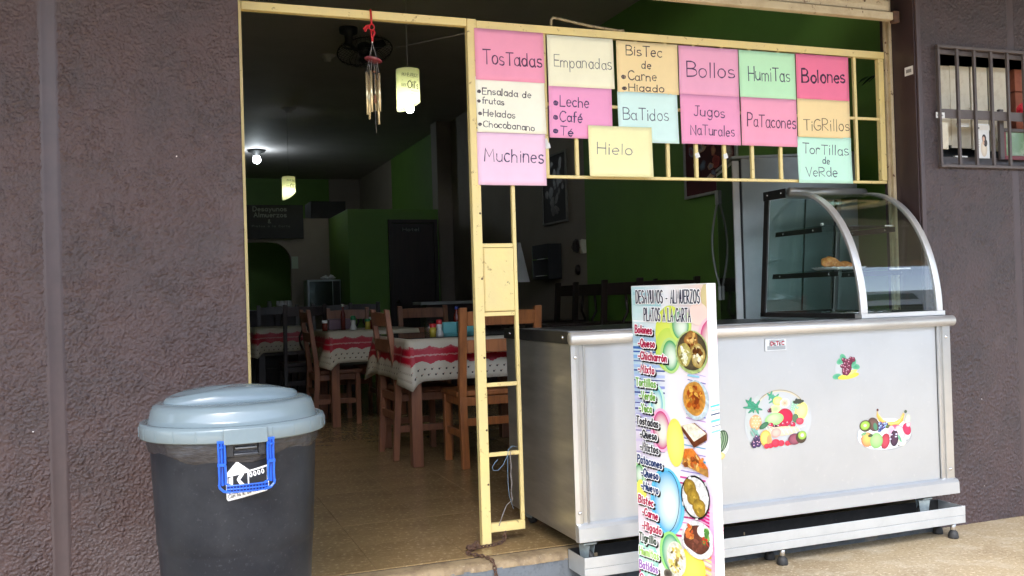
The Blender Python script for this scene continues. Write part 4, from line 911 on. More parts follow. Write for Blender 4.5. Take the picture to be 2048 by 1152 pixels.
# lettering: black drop shadow, white rim, coloured stroke
tx = Ink(bfn, bpx, base=.0062, step=.0001, clip=(.002, BW, .004, BH))
def printed(txt, p0, p1, cap, col, w=.0062, rim=.0145, sh=.006, gap=.24):
    if sh: tx.text(txt, p0, p1, cap, rim*.92, '0c0c10', dx=sh, dy=-sh*1.15, gap=gap, lift=0)
    tx.text(txt, p0, p1, cap, rim, 'fafafa', gap=gap, lift=9); tx.text(txt, p0, p1, cap, w, col, gap=gap, lift=18)
printed('DESAYUNOS - ALMUERZOS', (1275, 606), (1402, 606), .050, '101838', .0052, .0115, 0, .25)
printed('PLATOS A LA CARTA', (1291, 641), (1384, 643), .050, '101838', .0052, .0115, 0, .25)
MGc, GRc, NVc = 'b01848', '78b048', '183468'
for txt, x0, y0, x1, y1, c in (('Bolones', 1273, 665, 1306, 668, MGc), ('-Queso', 1279, 692, 1312, 695, MGc), ('-Chicharrón', 1279, 717, 1336, 724, MGc), ('-Mixto', 1279, 743, 1311, 748, MGc),
        ('Tortillas', 1275, 770, 1314, 775, GRc), ('-Verde', 1281, 796, 1313, 801, GRc), ('-Yuca', 1281, 821, 1306, 825, GRc), ('Tostadas', 1276, 846, 1319, 855, '202028'), ('-Queso', 1283, 873, 1316, 880, '303038'), ('-Mixtos', 1283, 898, 1319, 907, '202028'),
        ('Patacones', 1278, 923, 1326, 937, NVc), ('-Queso', 1285, 950, 1319, 959, NVc), ('-Huevo', 1285, 976, 1319, 988, NVc), ('Bistec', 1280, 1003, 1309, 1013, MGc), ('-Carne', 1287, 1028, 1318, 1040, MGc), ('-Higado', 1287, 1055, 1325, 1069, MGc),
        ('Tigrillo', 1282, 1078, 1315, 1089, '284028'), ('Humitas', 1282, 1106, 1320, 1119, 'a8d070'), ('Batidos', 1282, 1133, 1318, 1146, 'a070b8'), ('Café', 1283, 1160, 1310, 1170, 'c83070')):
    printed(txt, (x0, y0), (x1, y1), .030, c)
tx.build('printed_lettering', m_ink, brd, BP)
# wrap-over of the print on the near side
sfn = lambda u, v, d: BP-BN*u-BD*d+Vector((0, 0, v))
ws = Ink(sfn, None, base=.0004, clip=(.0, BT-.003, .004, BH))
ws.ell((0, V(1412, 678)), .05, 40*MY, 'fbeef4', 'e8b0cc', rings=(.8, .97, 1)); ws.ell((0, V(1412, 678)), .046, 36*MY, 'fdf8fb', 'fdf8fb')
for y, h, c in ((811, 4, '40b8d0'), (820, 3, '90d8e4'), (828, 3, '203c60'), (840, 5, '60c8d8'), (852, 2, '405878'), (862, 4, '78c8dc'), (878, 1.5, 'c0b8d8'), (1056, 3, 'f0a8b8'), (1062, 3, 'f0a8b8'), (1068, 2, 'f4b8c4'), (1085, 2, 'f4d0d8'), (1100, 4, 'f4c0cc')):
    z = V(1412, y); ws.put([(0, z), (BT, z+.004), (BT, z+.004-h*MY), (0, z-h*MY)], [(0, 1, 2, 3)], [lin(c)]*4)
ws.build('side_print', m_ink, brd, BP)
# ================================================================== RUBBISH BIN
BXc, BYc = .212, 3.17
can = thing('rubbish_bin', 'smoky black plastic bin with pale blue grey lid and blue handle', 'bin', (BXc, BYc, 0))
def rb(z):                                                        # body radius
    T = [(0, .205), (.05, .212), (.50, .240), (.52, .2435), (.80, .256), (.846, .262)]
    for (a, ra), (b_, rb_) in zip(T[:-1], T[1:]):
        if z <= b_: return ra+(rb_-ra)*(z-a)/(b_-a)
    return T[-1][1]
prof = [(0, .0), (.19, 0), (.205, .012)]+[(rb(z), z) for z in (.05, .1, .2, .3, .4, .49, .50)]+[(.2438, .512), (.2443, .56)]+[(rb(z), z) for z in (.6, .7, .8, .846)]+[(.250, .846), (.245, .82)]
MB().lathe(prof, n=96).build('bin_body', m_can, can)
b = MB(); vs = []; n_ = 160                                        # bag folded over the rim, wrinkled
rw = np.convolve(rng.normal(0, 1, n_+12), np.ones(4)/4, 'same')[6:-6]
for j, (z, dr) in enumerate(((.852, .004), (.842, .008), (.828, .006), (.812, .0065), (.798, .004), (.790, .001))):
    for k in range(n_):
        a = 2*pi*k/n_; w = sin(a*7+j*1.3)*.0018+sin(a*19+j*2.1)*.0012+rw[k]*.0008
        vs.append(((rb(min(z, .846))+dr+w)*cos(a), (rb(min(z, .846))+dr+w)*sin(a), z-.012*sin(a*3+.6)*(j/5)-.006*sin(a*8)*(j/5)))
b.add(vs, [(i*n_+k, i*n_+(k+1) % n_, (i+1)*n_+(k+1) % n_, (i+1)*n_+k) for i in range(5) for k in range(n_)], True); b.build('bin_bag', m_bag, can)
prof = [(.250, .846), (.284, .842), (.2875, .846), (.2875, .878), (.284, .888), (.272, .890), (.266, .884), (.262, .884), (.257, .905), (.252, .925), (.246, .938), (.232, .945), (.205, .948), (.19, .944), (.05, .944), (0, .944)]
lid = MB().lathe(prof, n=96).build('bin_lid', m_lid, can)
# raised oval ridge across the top of the lid
b = MB(); vs = []; n_ = 64; M_ = Matrix.Rotation(radians(12), 3, 'Z')
for s_, z in ((1, .942), (1, .955), (.985, .968), (.95, .978), (.88, .984), (.5, .988), (0, .989)):
    for k in range(n_):
        a = 2*pi*k/n_; x, y = .214*cos(a)*s_, .125*sin(a)*s_*(1 if s_ == 1 else .95)
        zz = z-(.022*(abs(cos(a))**3)*(s_ > .4)*((z-.942)/.05))
        vs.append(M_@Vector((x, y+.01, zz)))
b.add(vs, [(i*n_+k, i*n_+(k+1) % n_, (i+1)*n_+(k+1) % n_, (i+1)*n_+k) for i in range(6) for k in range(n_)], True); b.build('lid_ridge', m_lid, lid)
for q in range(24): a = radians(q*15+4); b = MB().box(.2872, .2886, -.0011, .0011, .848, .879, rot=Matrix.Rotation(a, 3, 'Z'), piv=(0, 0, 0)); b.build('lid_rib', m_lid, lid)
HA = radians(-90+3.0)                                              # the handle's bearing on the bin
def cyl(r, s_, z):                                                 # arc length s_ from the handle's middle, height z
    a = HA+s_/r; return Vector((r*cos(a), r*sin(a), z))
def cbox(mb, s0, s1, z0, z1, r0, r1, n=6):
    vs = []; R0 = .26
    for i in range(n+1):
        a = HA+(s0+(s1-s0)*i/n)/R0
        for r in (r0, r1):
            for z in (z0, z1): vs.append((r*cos(a), r*sin(a), z))
    fs = []
    for i in range(n): k = i*4; fs += [(k, k+1, k+5, k+4), (k+2, k+6, k+7, k+3), (k, k+4, k+6, k+2), (k+1, k+3, k+7, k+5)]
    fs += [(0, 2, 3, 1), (n*4, n*4+1, n*4+3, n*4+2)]
    return mb.add(vs, fs)
cbox(MB(), -.058, .056, .838, .885, .286, .2935).build('lid_catch', m_lid, lid, bevel=.003)
b = MB(); cbox(b, -.056, -.034, .800, .842, .256, .279); cbox(b, .034, .056, .800, .842, .256, .279); cbox(b, -.034, .034, .800, .810, .256, .279); b.build('handle_bracket', m_can2, can, bevel=.003)
cbox(MB(), -.030, .030, .822, .827, .262, .276).build('latch_bar', mat('grey_plastic', (.16, .165, .17), .3, noise=(30, (.12, .125, .13), .4, .7)), can, bevel=.002)
hx = .0675
def hp(s_, z, r=.284): z = .846-(.838-z)*.745; a = HA+s_/.27; return Vector((r*cos(a), r*sin(a), z))
b = MB()
def hstrip(mb, pts, w, d):
    for a, c in zip(pts[:-1], pts[1:]): mb.bar(a, c, w, d, up=(cos(HA), sin(HA), 0))
hs = []
for sg in (-1, 1):
    # side arms: U channel with a raised rim and a recessed dark middle
    A = [(sg*hx, .838), (sg*(hx-.001), .79), (sg*(hx-.001), .752)]; B = [(sg*(hx-.001), .748), (sg*(hx-.002), .70), (sg*(hx-.001), .672)]
    for dxx in (-.0085, .0085):
        b.tube([hp(s_+dxx, z, .287) for s_, z in A], .0032, 8); b.tube([hp(s_+dxx, z, .289) for s_, z in B], .0034, 8)
    b.bar(hp(sg*hx-.011, .8395, .287), hp(sg*hx+.011, .8395, .287), .006, .007); b.bar(hp(sg*hx-.011, .750, .288), hp(sg*hx+.011, .750, .288), .007, .009)
    b.tube([hp(sg*hx, .838, .283), hp(sg*hx, .75, .283), hp(sg*(hx-.001), .668, .285)], .0042, 6)
    b.tube([hp(sg*hx, .822, .289), hp(sg*hx, .815, .289)], .006, 10)
    q = [(sg*hx, .674), (sg*(hx-.002), .660), (sg*(hx-.012), .646), (sg*(hx-.030), .6405)]; b.tube([hp(s_+sg*.008, z, .290) for s_, z in q], .004, 8)
    b.tube([hp(sg*(hx-.009), .676, .290), hp(sg*(hx-.022), .668, .290)], .003, 6)
for z in (.6405, .6535, .667): b.tube([hp(s_, z, .2915) for s_ in np.linspace(-.055, .055, 12)], .0024, 8)
for s_ in np.linspace(-.055, .055, 14): b.bar(hp(s_, .640, .2915), hp(s_, .668, .2915), .0022, .005)
hnd = b.build('carry_handle', m_blue, can, smooth=False)
m_bluein = mat('deep_blue_plastic', (.004, .025, .19), .4, noise=(20, (.003, .018, .15), .4, .7))
b = MB(); 
vs = [hp(s_, z, .2880) for s_ in np.linspace(-.056, .056, 12) for z in (.641, .667)]
b.add(vs, [(2*i, 2*i+1, 2*i+3, 2*i+2) for i in range(11)]); b.build('grip_backing', m_bluein, hnd, solid=.001)
for sg in (-1, 1):
    b = MB(); b.bar(hp(sg*hx, .836, .2845), hp(sg*hx, .755, .2845), .013, .001, up=(cos(HA), sin(HA), 0)); b.bar(hp(sg*(hx-.001), .744, .2865), hp(sg*(hx-.001), .675, .2865), .013, .001, up=(cos(HA), sin(HA), 0)); b.build('arm_recess', m_bluein, hnd)
# sticker on the curved body
kfn = lambda u, v, d: Vector(((rb(v)+d+.0002)*cos(HA+u/.25), (rb(v)+d+.0002)*sin(HA+u/.25), v))
def kpx(x, y):
    r = ray(x, y); t_ = (BYc-.247)/r.y; q = O+r*t_; return ((q.x-BXc-.0194), q.z)
ink = Ink(kfn, None, base=.0006, step=.0001)
def kp(x, y):
    u = -.066+(x-245)*(.140/590); v = .782-(y-570)*(.118/540)-(x-245)*-.000012
    return (u*.90+.001, v)
def kpoly(pts, c, n=5):                                            # subdivided so that it follows the curve
    xs2 = [p[0] for p in pts]; x0, x1 = min(xs2), max(xs2)
    for i in range(n):
        a, c_ = x0+(x1-x0)*i/n, x0+(x1-x0)*(i+1)/n
        def clip(P_, xx, keep):
            out = []
            for j in range(len(P_)):
                p, q = P_[j-1], P_[j]; ip, iq = (p[0] >= xx) == keep, (q[0] >= xx) == keep
                if ip != iq: f = (xx-p[0])/(q[0]-p[0]); out.append((xx, p[1]+(q[1]-p[1])*f))
                if iq: out.append(q)
            return out
        P_ = clip(clip(pts, a, True), c_+1e-6, False)
        if len(P_) > 2: ink.put([kp(*p) for p in P_], [tuple(range(len(P_)))], [lin(c)]*len(P_), lift=ink.k)
    ink.k += 1
kpoly([(238, 730), (400, 560), (570, 705), (846, 668), (850, 1000), (820, 1050), (270, 1112), (246, 1080)], '202226')
kpoly([(248, 734), (402, 572), (568, 716), (836, 680), (838, 998), (812, 1038), (275, 1100), (256, 1072)], 'f4f6f6')
kpoly([(276, 775), (540, 742), (544, 985), (520, 1000), (300, 1015), (280, 995)], '26282c'); kpoly([(284, 940), (536, 912), (538, 975), (516, 992), (305, 1008), (288, 990)], 'f0f0ee')
kpoly([(288, 790), (345, 770), (345, 905), (288, 912)], 'f4f4f4'); kpoly([(395, 820), (430, 762), (495, 754), (440, 830)], 'f4f4f4'); kpoly([(395, 825), (440, 830), (500, 900), (440, 905)], 'f4f4f4')
kpoly([(330, 1000), (375, 950), (420, 992)], 'f08c48'); kpoly([(352, 998), (375, 972), (398, 994)], 'f8c068')
kpoly([(558, 740), (806, 706), (806, 960), (560, 985)], '26282c')
for i in range(4):
    x = 572+i*55; ink.text('0', kp(x, 812-i*7), kp(x+34, 808-i*7), .013, .0028, 'f4f4f4', lift=12)
kpoly([(562, 960), (580, 930), (580, 968), (566, 970)], 'f4f4f4')
ink.text('Con la K de Kalidad', kp(282, 1066), kp(806, 1004), .0105, .0015, '34363c', lift=12, gap=.2)
kpoly([(742, 392), (783, 388), (783, 520), (750, 530)], 'f4f6f6'); kpoly([(872, 366), (908, 360), (912, 500), (876, 508)], 'f4f6f6')
ink.build('maker_sticker', m_ink, can)

# ================================================================== BARRED NICHE and what it holds
NC = (4.3, YF, NZ0)
t = thing('niche_grille', 'brown grey iron grille over the niche in the right wall', 'grille', NC)
GX_, GZ0, GZ1 = 3.757, 1.843, 2.472
def nb_(name, *q, bev=.0015):
    b = MB(NC); b.box(*q); return b.build(name, m_bars, t, bevel=bev)
nb_('frame_bar', GX_, 4.98, YF-.030, YF-.012, GZ1-.014, GZ1); nb_('frame_bar', GX_, 4.98, YF-.030, YF-.012, GZ0, GZ0+.014)
nb_('frame_bar', GX_, GX_+.013, YF-.030, YF-.012, GZ0+.0145, GZ1-.0145)
for i in range(10): x = 3.889+i*.1155; nb_('upright_bar', x-.0075, x+.0075, YF-.029, YF-.015, GZ0+.0145, GZ1-.0145)
nb_('cross_band', GX_+.0135, 4.98, YF-.0145, YF-.009, 2.098, 2.146)
def stk(nm, x0, y0, x1, y1, Yp, label):
    (a, zb), (c, zt) = atY(x0, y1, Yp), atY(x1, y0, Yp)
    tt = thing(nm, label, 'sticker', ((a+c)/2, Yp, (zb+zt)/2)); o_ = ((a+c)/2, Yp, (zb+zt)/2)
    MB(o_).box(a, c, Yp-.001, Yp, zb, zt).build('label_paper', m_paperplate, tt)
    k_ = Ink(lambda u, v, d: (u, Yp-.001-d, v), base=.0003)
    w_, h_ = c-a, zt-zb
    for i in range(7): k_.poly([(a+w_*(.15+i*.1), zb+h_*.35), (a+w_*(.15+i*.1)+w_*.06, zb+h_*.35), (a+w_*(.15+i*.1)+w_*.06, zb+h_*(.55+.1*(i % 2))), (a+w_*(.15+i*.1), zb+h_*.62)], '383838')
    k_.build('label_print', m_ink, tt, o_)
stk('wall_sticker', 1872, 225, 1889, 236, YF-.0155, 'small white label stuck on the left end of the niche grille')
# sticker on the reveal (faces the opening)
y0_, zt_ = atX(1809, 136, 3.6405); y1_, zb_ = atX(1826, 148, 3.6405); oo = (3.6405, (y0_+y1_)/2, (zt_+zb_)/2)
tt = thing('wall_sticker', 'small white label stuck on the dark reveal beside the shutter guide', 'sticker', oo)
MB(oo).box(3.6405, 3.6418, min(y0_, y1_), max(y0_, y1_), zb_, zt_).build('label_paper', m_paperplate, tt)
k_ = Ink(lambda u, v, d: (3.6405-d, u, v), base=.0004); a_, c_ = sorted((y0_, y1_)); h_ = zt_-zb_
for i in range(5): q = a_+(c_-a_)*(.2+i*.13); k_.poly([(q, zb_+h_*.3), (q+(c_-a_)*.08, zb_+h_*.3), (q+(c_-a_)*.08, zb_+h_*.7), (q, zb_+h_*.7)], '303030')
k_.build('label_print', m_ink, tt, oo)
# stained boards
def slab(name, label, cat, x0, x1, z0, z1, Y, m_, d=.012, rot=0, bev=.001):
    o_ = ((x0+x1)/2, Y+d/2, z0); tt = thing(name, label, cat, o_)
    MB(o_).box(x0, x1, Y, Y+d, z0, z1, rot=Matrix.Rotation(rot, 3, 'Y')).build('face', m_, tt, bevel=bev)
    return tt, o_
def nx_(x, y, Y): return atY(x, y, Y)
YB = YF+.155
for i, (a, c_, e, f) in enumerate(((1871, 130, 1898, 290), (1901, 131, 1936, 297), (1943, 133, 1972, 300), (1980, 134, 2016, 303))):
    x0, z1 = nx_(a-2, c_, YB-.004*i); x1, z0 = nx_(e+(7 if i < 3 else 4), f, YB-.004*i)
    slab('cream_board', ['stained cream board with a dark mark at the left end of the niche', 'stained cream board second from the left in the niche', 'stained cream board behind the photo card', 'stained cream board next to the red bricks'][i], 'board', x0, x1, max(z0, NZ0+.045), z1, YB-.004*i, m_card)
x0, z1 = nx_(1872, 241, YF+.03); x1, z0 = nx_(1898, 298, YF+.03)
slab('torn_carton', 'torn cream carton piece standing low at the left end of the niche', 'carton', x0, x1, z0, z1, YF+.03, m_card, rot=.03)
tt = thing('niche_ledge', 'brown grey wooden ledge along the bottom of the niche', 'ledge', (4.2, YF+.1, NZ0))
b = MB((4.2, YF+.1, NZ0)); b.box(NX0+.001, 4.99, YF+.06, YF+.15, NZ0+.0005, NZ0+.044); b.build('ledge_board', m_bars, tt, bevel=.002)
# photo card of a woman
x0, z1 = nx_(1949, 247, YF+.02); x1, z0 = nx_(1980, 317, YF+.02)
tt, o_ = slab('photo_card', 'glossy white card with a printed portrait of a dark haired woman', 'card', x0, x1, z0, z1, YF+.02, m_white, .002)
k_ = Ink(lambda u, v, d: (u, YF+.02-d, v), lambda x, y: nx_(x, y, YF+.02), base=.0004); q = 4.6/1880
k_.poly([(1950, 250), (1979, 251), (1980, 261), (1950, 260)], 'd8d4ca')
k_.ell((1968, 297), 9*q, 18*q, 'e8dcc8', 'd0bfa8'); k_.ell((1968, 277), 6*q, 9*q, '382a28', '2a201e'); k_.ell((1971, 286), 5*q, 8*q, '3a2c2a'); k_.ell((1967, 278), 3.6*q, 5.4*q, 'd8b098', 'c89c84'); k_.ell((1967, 286), 2.4*q, 4*q, 'd0a890'); k_.ell((1957, 256), 2.4*q, 2*q, '404040')
for yy in (278, 283, 288, 293): k_.poly([(1951, yy), (1959, yy), (1959, yy+2), (1951, yy+2)], 'c8c4bc')
k_.build('card_print', m_ink, tt, o_)
for (a, c_, e, f, lb) in ((1917, 245, 1938, 254, 'small white carton on its side low in the niche'), (1911, 311, 1936, 315, 'crumpled white paper strip at the foot of the niche'), (1917, 223, 1938, 229, 'white strip showing above the cross band second from left'), (1945, 223, 1975, 229, 'white strip showing above the cross band before the bricks')):
    x0, z1 = nx_(a, c_, YF+.05); x1, z0 = nx_(e, f, YF+.05); slab('white_carton', lb, 'carton', x0, x1, z0, z1, YF+.05, m_paperplate, .02, bev=.002)
# bricks
tt = thing('brick_stack', 'red hollow bricks stacked at the right end of the niche', 'bricks', (4.5, YF+.16, NZ0+.046))
x0, zz = nx_(2028, 200, YF+.14)
for j in range(4):
    for i in range(3):
        MB((4.5, YF+.16, NZ0+.046)).box(x0+i*.212, x0+.208+i*.212, YF+.13, YF+.19, NZ0+.047+j*.128, NZ0+.170+j*.128).build('brick', m_brick, tt, bevel=.003)
# picture frame leaning, green print, and the rose
fx0, _ = nx_(1999, 250, YF+.03); fx1, _ = nx_(2060, 250, YF+.03); _, fz1 = nx_(2005, 219, YF+.03); _, fz0 = nx_(2005, 319, YF+.03)
o_ = (fx0, YF+.04, fz0); tt = thing('picture_frame', 'dark framed green picture leaning at the right of the niche', 'picture', o_)
for q_ in ((fx0, fx0+.030, fz0, fz1), (fx0+.031, fx1, fz1-.118, fz1-.100), (fx0+.031, fx1, fz0, fz0+.022)):
    MB(o_).box(q_[0], q_[1], YF+.028, YF+.045, q_[2], q_[3]).build('frame_side', m_bars if q_[2] != fz0 or q_[1] < fx0+.04 else mat('dark_red_paint', (.22, .03, .035), .4, noise=(20, (.16, .02, .025), .4, .7)), tt, bevel=.002)
pc = MB(o_).box(fx0+.031, fx1, YF+.040, YF+.044, fz0+.023, fz1-.119).build('picture_sheet', mat('faded_green_print', (.16, .27, .14), .25, noise=[(9, (.42, .5, .36), .5, .7), (18, (.05, .12, .05), .6, .75)]), tt)
MB(o_).box(fx0+.0315, fx0+.048, YF+.034, YF+.0395, fz0+.023, fz1-.12).build('red_edge', mat('dark_red_paint'), tt)
rx, rz_ = nx_(2043, 222, YF+.03); tt = thing('artificial_rose', 'red artificial rose hanging in the niche', 'flower', (rx, YF+.03, rz_)); b = MB()
for k in range(16):
    a = k*2.4; r = .004+.0022*k; vs = []
    for i in range(5):
        for j in range(4):
            u = (i/4-.5)*1.8; v = j/3; rr_ = r*(.5+v*.7); vs.append((rr_*cos(a+u), -.012*v+.01-rr_*sin(a+u)*.4, rr_*sin(a+u)*.9+.012*v-.006))
    b.add(vs, [(i*4+j, i*4+j+1, (i+1)*4+j+1, (i+1)*4+j) for i in range(4) for j in range(3)], True)
b.build('petals', m_rose, tt, solid=.0006, kind='stuff')

# ================================================================== WIND CHIME
YC = 3.935; CHo = (.871, YC, 2.46)
t = thing('wind_chime', 'wind chime of pale metal tubes hung by a red ribbon from the gate', 'wind chime', CHo)
b = MB(CHo)
b.tube([(.868, YC+.005, 2.488), (.868, YC-.004, 2.478), (.869, YC-.006, 2.44), (.870, YC-.004, 2.42)], .0045, 6)
b.tube([(.870+.011*cos(a), YC-.004, 2.410+.013*sin(a)) for a in np.linspace(0, 2*pi, 14)[:-1]], .003, 6, closed=True)
b.build('ribbon', m_red, t)
b = MB(CHo); b.tube([(.864, YC, 2.416), (.848, YC-.004, 2.415), (.836, YC-.004, 2.398)], [.006, .005, .006], 5); b.tube([(.862, YC, 2.412), (.85, YC-.002, 2.405), (.842, YC-.002, 2.39)], [.005, .004, .005], 5); b.build('ribbon_tail', m_red, t)
MB(CHo).tube([(.876, YC, 2.402), (.884, YC, 2.388), (.874, YC, 2.37), (.872, YC, 2.35)], .0042, 6).build('ribbon_end', m_red, t)
MB(CHo).tube([(.868, YC, 2.400), (.869, YC, 2.38), (.872, YC, 2.35)], .0036, 6).build('ribbon_end', m_red, t)
MB(CHo).lathe([(0, -.004), (.004, 0), (0, .005)], (.872, YC, 2.347), 8).build('knot', m_paperplate, t)
TL = Matrix.Rotation(radians(13), 3, 'Y')
prof = [(0, -.004), (.035, -.004), (.039, 0), (.036, .004), (0, .005)]
MB(CHo).lathe(prof, (.874, YC, 2.272), 28, tilt=TL).build('top_disc', mat('dull_red_disc', (.24, .04, .06), .4, noise=(60, (.32, .16, .14), .55, .7)), t)
b = MB(CHo)
for a in (0, 1, 2, 3): q = a*pi/2+.5; b.tube([(.872, YC, 2.345), (.874+.022*cos(q), YC+.022*sin(q), 2.276-.022*cos(q)*.2)], .0013, 4)
b.build('cord', m_string, t)
tubes = [(.841, -.010, 2.217, 2.035), (.857, -.024, 2.219, 2.045), (.856, .02, 2.212, 2.022), (.885, .024, 2.215, 2.060), (.893, -.016, 2.212, 2.050), (.8935, .012, 2.19, 2.000)]
for x, dy, z1, z0 in tubes:
    tb = MB(CHo).lathe([(.0042, z0), (.0056, z0), (.0056, z1), (.0042, z1), (.0042, z0)], (x, YC+dy, 0), 12).build('tube', m_gold, t)
    MB(CHo).tube([(x, YC+dy, z1-.004), (.874+(x-.874)*.6, YC+dy*.8, 2.27)], .0011, 4).build('cord', m_string, tb)
b = MB(CHo); b.tube([(.876, YC, 2.268), (.877, YC, 2.02), (.878, YC, 1.96)], .0007, 4); b.build('clapper_cord', m_string, t)
MB(CHo).lathe([(0, -.006), (.007, 0), (0, .006)], (.876, YC, 2.222), 8).build('wooden_bead', m_wood2, t)
MB(CHo).lathe([(0, -.022), (.006, -.015), (.009, -.004), (.004, .002), (.007, .01), (.003, .02), (0, .022)], (.877, YC, 2.105), 10).build('clapper', m_wood2, t)

# ================================================================== CHAIN AND THREADS at the foot of the gate
t = thing('rusty_chain', 'rusty chain lying across the door step at the gate foot', 'chain', (1.25, 3.85, FL))
path = [(1.415, 3.955, .212), (1.40, 3.945, .165), (1.375, 3.94, .157), (1.33, 3.925, .157), (1.285, 3.918, .158), (1.24, 3.90, .160), (1.228, 3.885, .160), (1.205, 3.865, .158), (1.198, 3.845, .158), (1.215, 3.82, .157), (1.235, 3.795, .157), (1.25, 3.77, .157), (1.262, 3.735, .156), (1.268, 3.706, .148), (1.272, 3.698, .11), (1.28, 3.696, .05), (1.285, 3.69, .008)]
P_ = [Vector(p) for p in path]; acc = [0]
for a, c_ in zip(P_[:-1], P_[1:]): acc.append(acc[-1]+(c_-a).length)
def along(s_):
    for i in range(len(acc)-1):
        if s_ <= acc[i+1]: f = (s_-acc[i])/(acc[i+1]-acc[i]); return P_[i].lerp(P_[i+1], f), (P_[i+1]-P_[i]).normalized()
    return P_[-1], (P_[-1]-P_[-2]).normalized()
b = MB((1.25, 3.85, FL)); s_ = 0; k = 0
while s_ < acc[-1]:
    p, tg = along(s_); sd_ = tg.cross(Vector((0, 0, 1))); sd_ = sd_.normalized() if sd_.length > .1 else Vector((1, 0, 0)); up_ = sd_.cross(tg)
    q = (sd_*cos(k*pi/2+.6)+up_*sin(k*pi/2+.6))
    b.tube([p+tg*(.0125*cos(a))+q*(.0072*sin(a)) for a in np.linspace(0, 2*pi, 9)[:-1]], .0026, 5, closed=True); s_ += .0175; k += 1
for i in range(14):
    p = Vector((1.215+rng.random()*.05, 3.865+rng.random()*.045, .162+rng.random()*.02)); tg = Vector(rng.normal(0, 1, 3)).normalized(); q = tg.orthogonal().normalized()
    b.tube([p+tg*(.0125*cos(a))+q*(.0072*sin(a)) for a in np.linspace(0, 2*pi, 9)[:-1]], .0026, 5, closed=True)
b.build('chain_links', m_rust, t, kind='stuff')
t = thing('tangled_threads', 'loose blue and grey threads tied round a gate rung', 'thread', (1.42, YG, .54))
b = MB((1.42, YG, .54)); Yt = YG-.012
b.tube([(1.475, Yt, .575), (1.455, Yt, .580), (1.435, Yt-.004, .566), (1.43, Yt-.004, .54), (1.41, Yt, .50), (1.385, Yt, .478), (1.362, Yt, .480), (1.358, Yt, .495), (1.372, Yt, .515), (1.385, Yt, .525)], .0013, 5); b.build('blue_strand', m_bluethread, t)
MB((1.42, YG, .54)).tube([(1.434, Yt, .56), (1.431, Yt, .50), (1.430, Yt, .42), (1.434, Yt, .36), (1.452, Yt, .30)], .0012, 5).build('blue_strand', m_bluethread, t)
b = MB((1.42, YG, .54))
pts = [(1.445+.003*sin(z*80), Yt-.002, z) for z in np.linspace(.56, .34, 16)]+[(1.42-.01*i, Yt, .32-.022*i) for i in range(5)]
b.tube(pts, .0016, 5); b.tube([(x+.003*sin(i), y, z) for i, (x, y, z) in enumerate(pts)], .0011, 4); b.build('grey_strand', m_string, t, kind='stuff')
# ================================================================== DINING ROOM
def atZ(x, y, Z): r = ray(x, y); t_ = (Z-EYE)/r.z; return (r.x*t_, r.y*t_)
TZ = .985
def make_chair(m_, label, splat=False, h=1.035, w=.50):
    t = thing('dining_chair', label, 'chair', (0, 0, 0), 0, 'wooden dining chairs')
    def part(name, mb, bev=.004): return mb.build(name, m_, t, bevel=bev)
    ys, yf = -.21, .20; hw = w/2-.024
    for sx in (-1, 1):
        b = MB(); pts = [(ys-.020, 0), (ys+.006, .46), (ys-.002, .60), (ys-.052, h)]
        pts2 = [(y+.042+(.006 if i == 1 else 0), z) for i, (y, z) in enumerate(pts)]; pts2[-1] = (pts[-1][0]+.034, h-.004)
        b.prism(pts+pts2[::-1], lambda u, v, d: (d, u, v), sx*hw-.022, sx*hw+.022); part('back_post', b)
        part('front_leg', MB().box(sx*hw-.021, sx*hw+.021, yf-.042, yf, 0, .455))
        part('side_rail', MB().box(sx*hw-.011, sx*hw+.011, ys+.052, yf-.044, .40, .452), .002)
        part('stretcher', MB().box(sx*hw-.009, sx*hw+.009, ys+.034, yf-.044, .19, .235), .002)
    part('seat', MB().box(-w/2, w/2, ys+.055, yf+.022, .457, .492), .006)
    part('apron', MB().box(-hw+.023, hw-.023, yf-.034, yf-.012, .39, .4555), .002); part('apron', MB().box(-hw+.023, hw-.023, ys+.012, ys+.034, .40, .4545), .002)
    b = MB(); n_ = 8; vs = []
    for i in range(n_+1):                                                # slightly arched top rail
        x = -hw+.0225+(2*hw-.045)*i/n_; a = .006*sin(pi*i/n_)
        for y, z in ((ys-.040, h-.118), (ys-.018, h-.118), (ys-.028, h-.028+a), (ys-.050, h-.028+a)): vs.append((x, y-.012*sin(pi*i/n_), z))
    b.add(vs, [(i*4+k, i*4+(k+1) % 4, (i+1)*4+(k+1) % 4, (i+1)*4+k) for i in range(n_) for k in range(4)]+[(0, 3, 2, 1), (n_*4, n_*4+1, n_*4+2, n_*4+3)]); part('top_rail', b, .003)
    if splat:
        part('lower_rail', MB().box(-hw+.0225, hw-.0225, ys-.020, ys+.002, .58, .62), .002)
        for sx in (-1, 1): part('splat', MB().tube([(sx*.025, ys-.012, .62), (sx*.060, ys-.016, .69), (sx*.068, ys-.022, .76), (sx*.030, ys-.028, .83), (sx*.045, ys-.034, h-.117)], .012, 6), 0)
    else:
        part('lower_rail', MB().box(-hw+.0225, hw-.0225, ys-.024, ys-.002, h-.292, h-.210), .003)
    part('stretcher', MB().box(-hw+.022, hw-.022, ys+.008, ys+.026, .27, .32), .002)
    return t
c1 = make_chair(m_wood, 'orange brown wooden chair with its back to the street, nearest the gate post')
def move(o, x, y, rz, s=1.0, sx=1.0, label=None):
    o.location = (x, y, FL); o.rotation_euler.z = radians(rz); o.scale = (s*sx, s, s)
    if label: o['label'] = label
    return o
move(c1, 2.065, 5.985, 0, 1.0, 1.14)
cB = make_chair(m_wood2, 'reddish wooden chair seen side on at the left of the nearest table', h=1.035)
move(cB, 1.685, 6.53, -90, 1.0, .98)
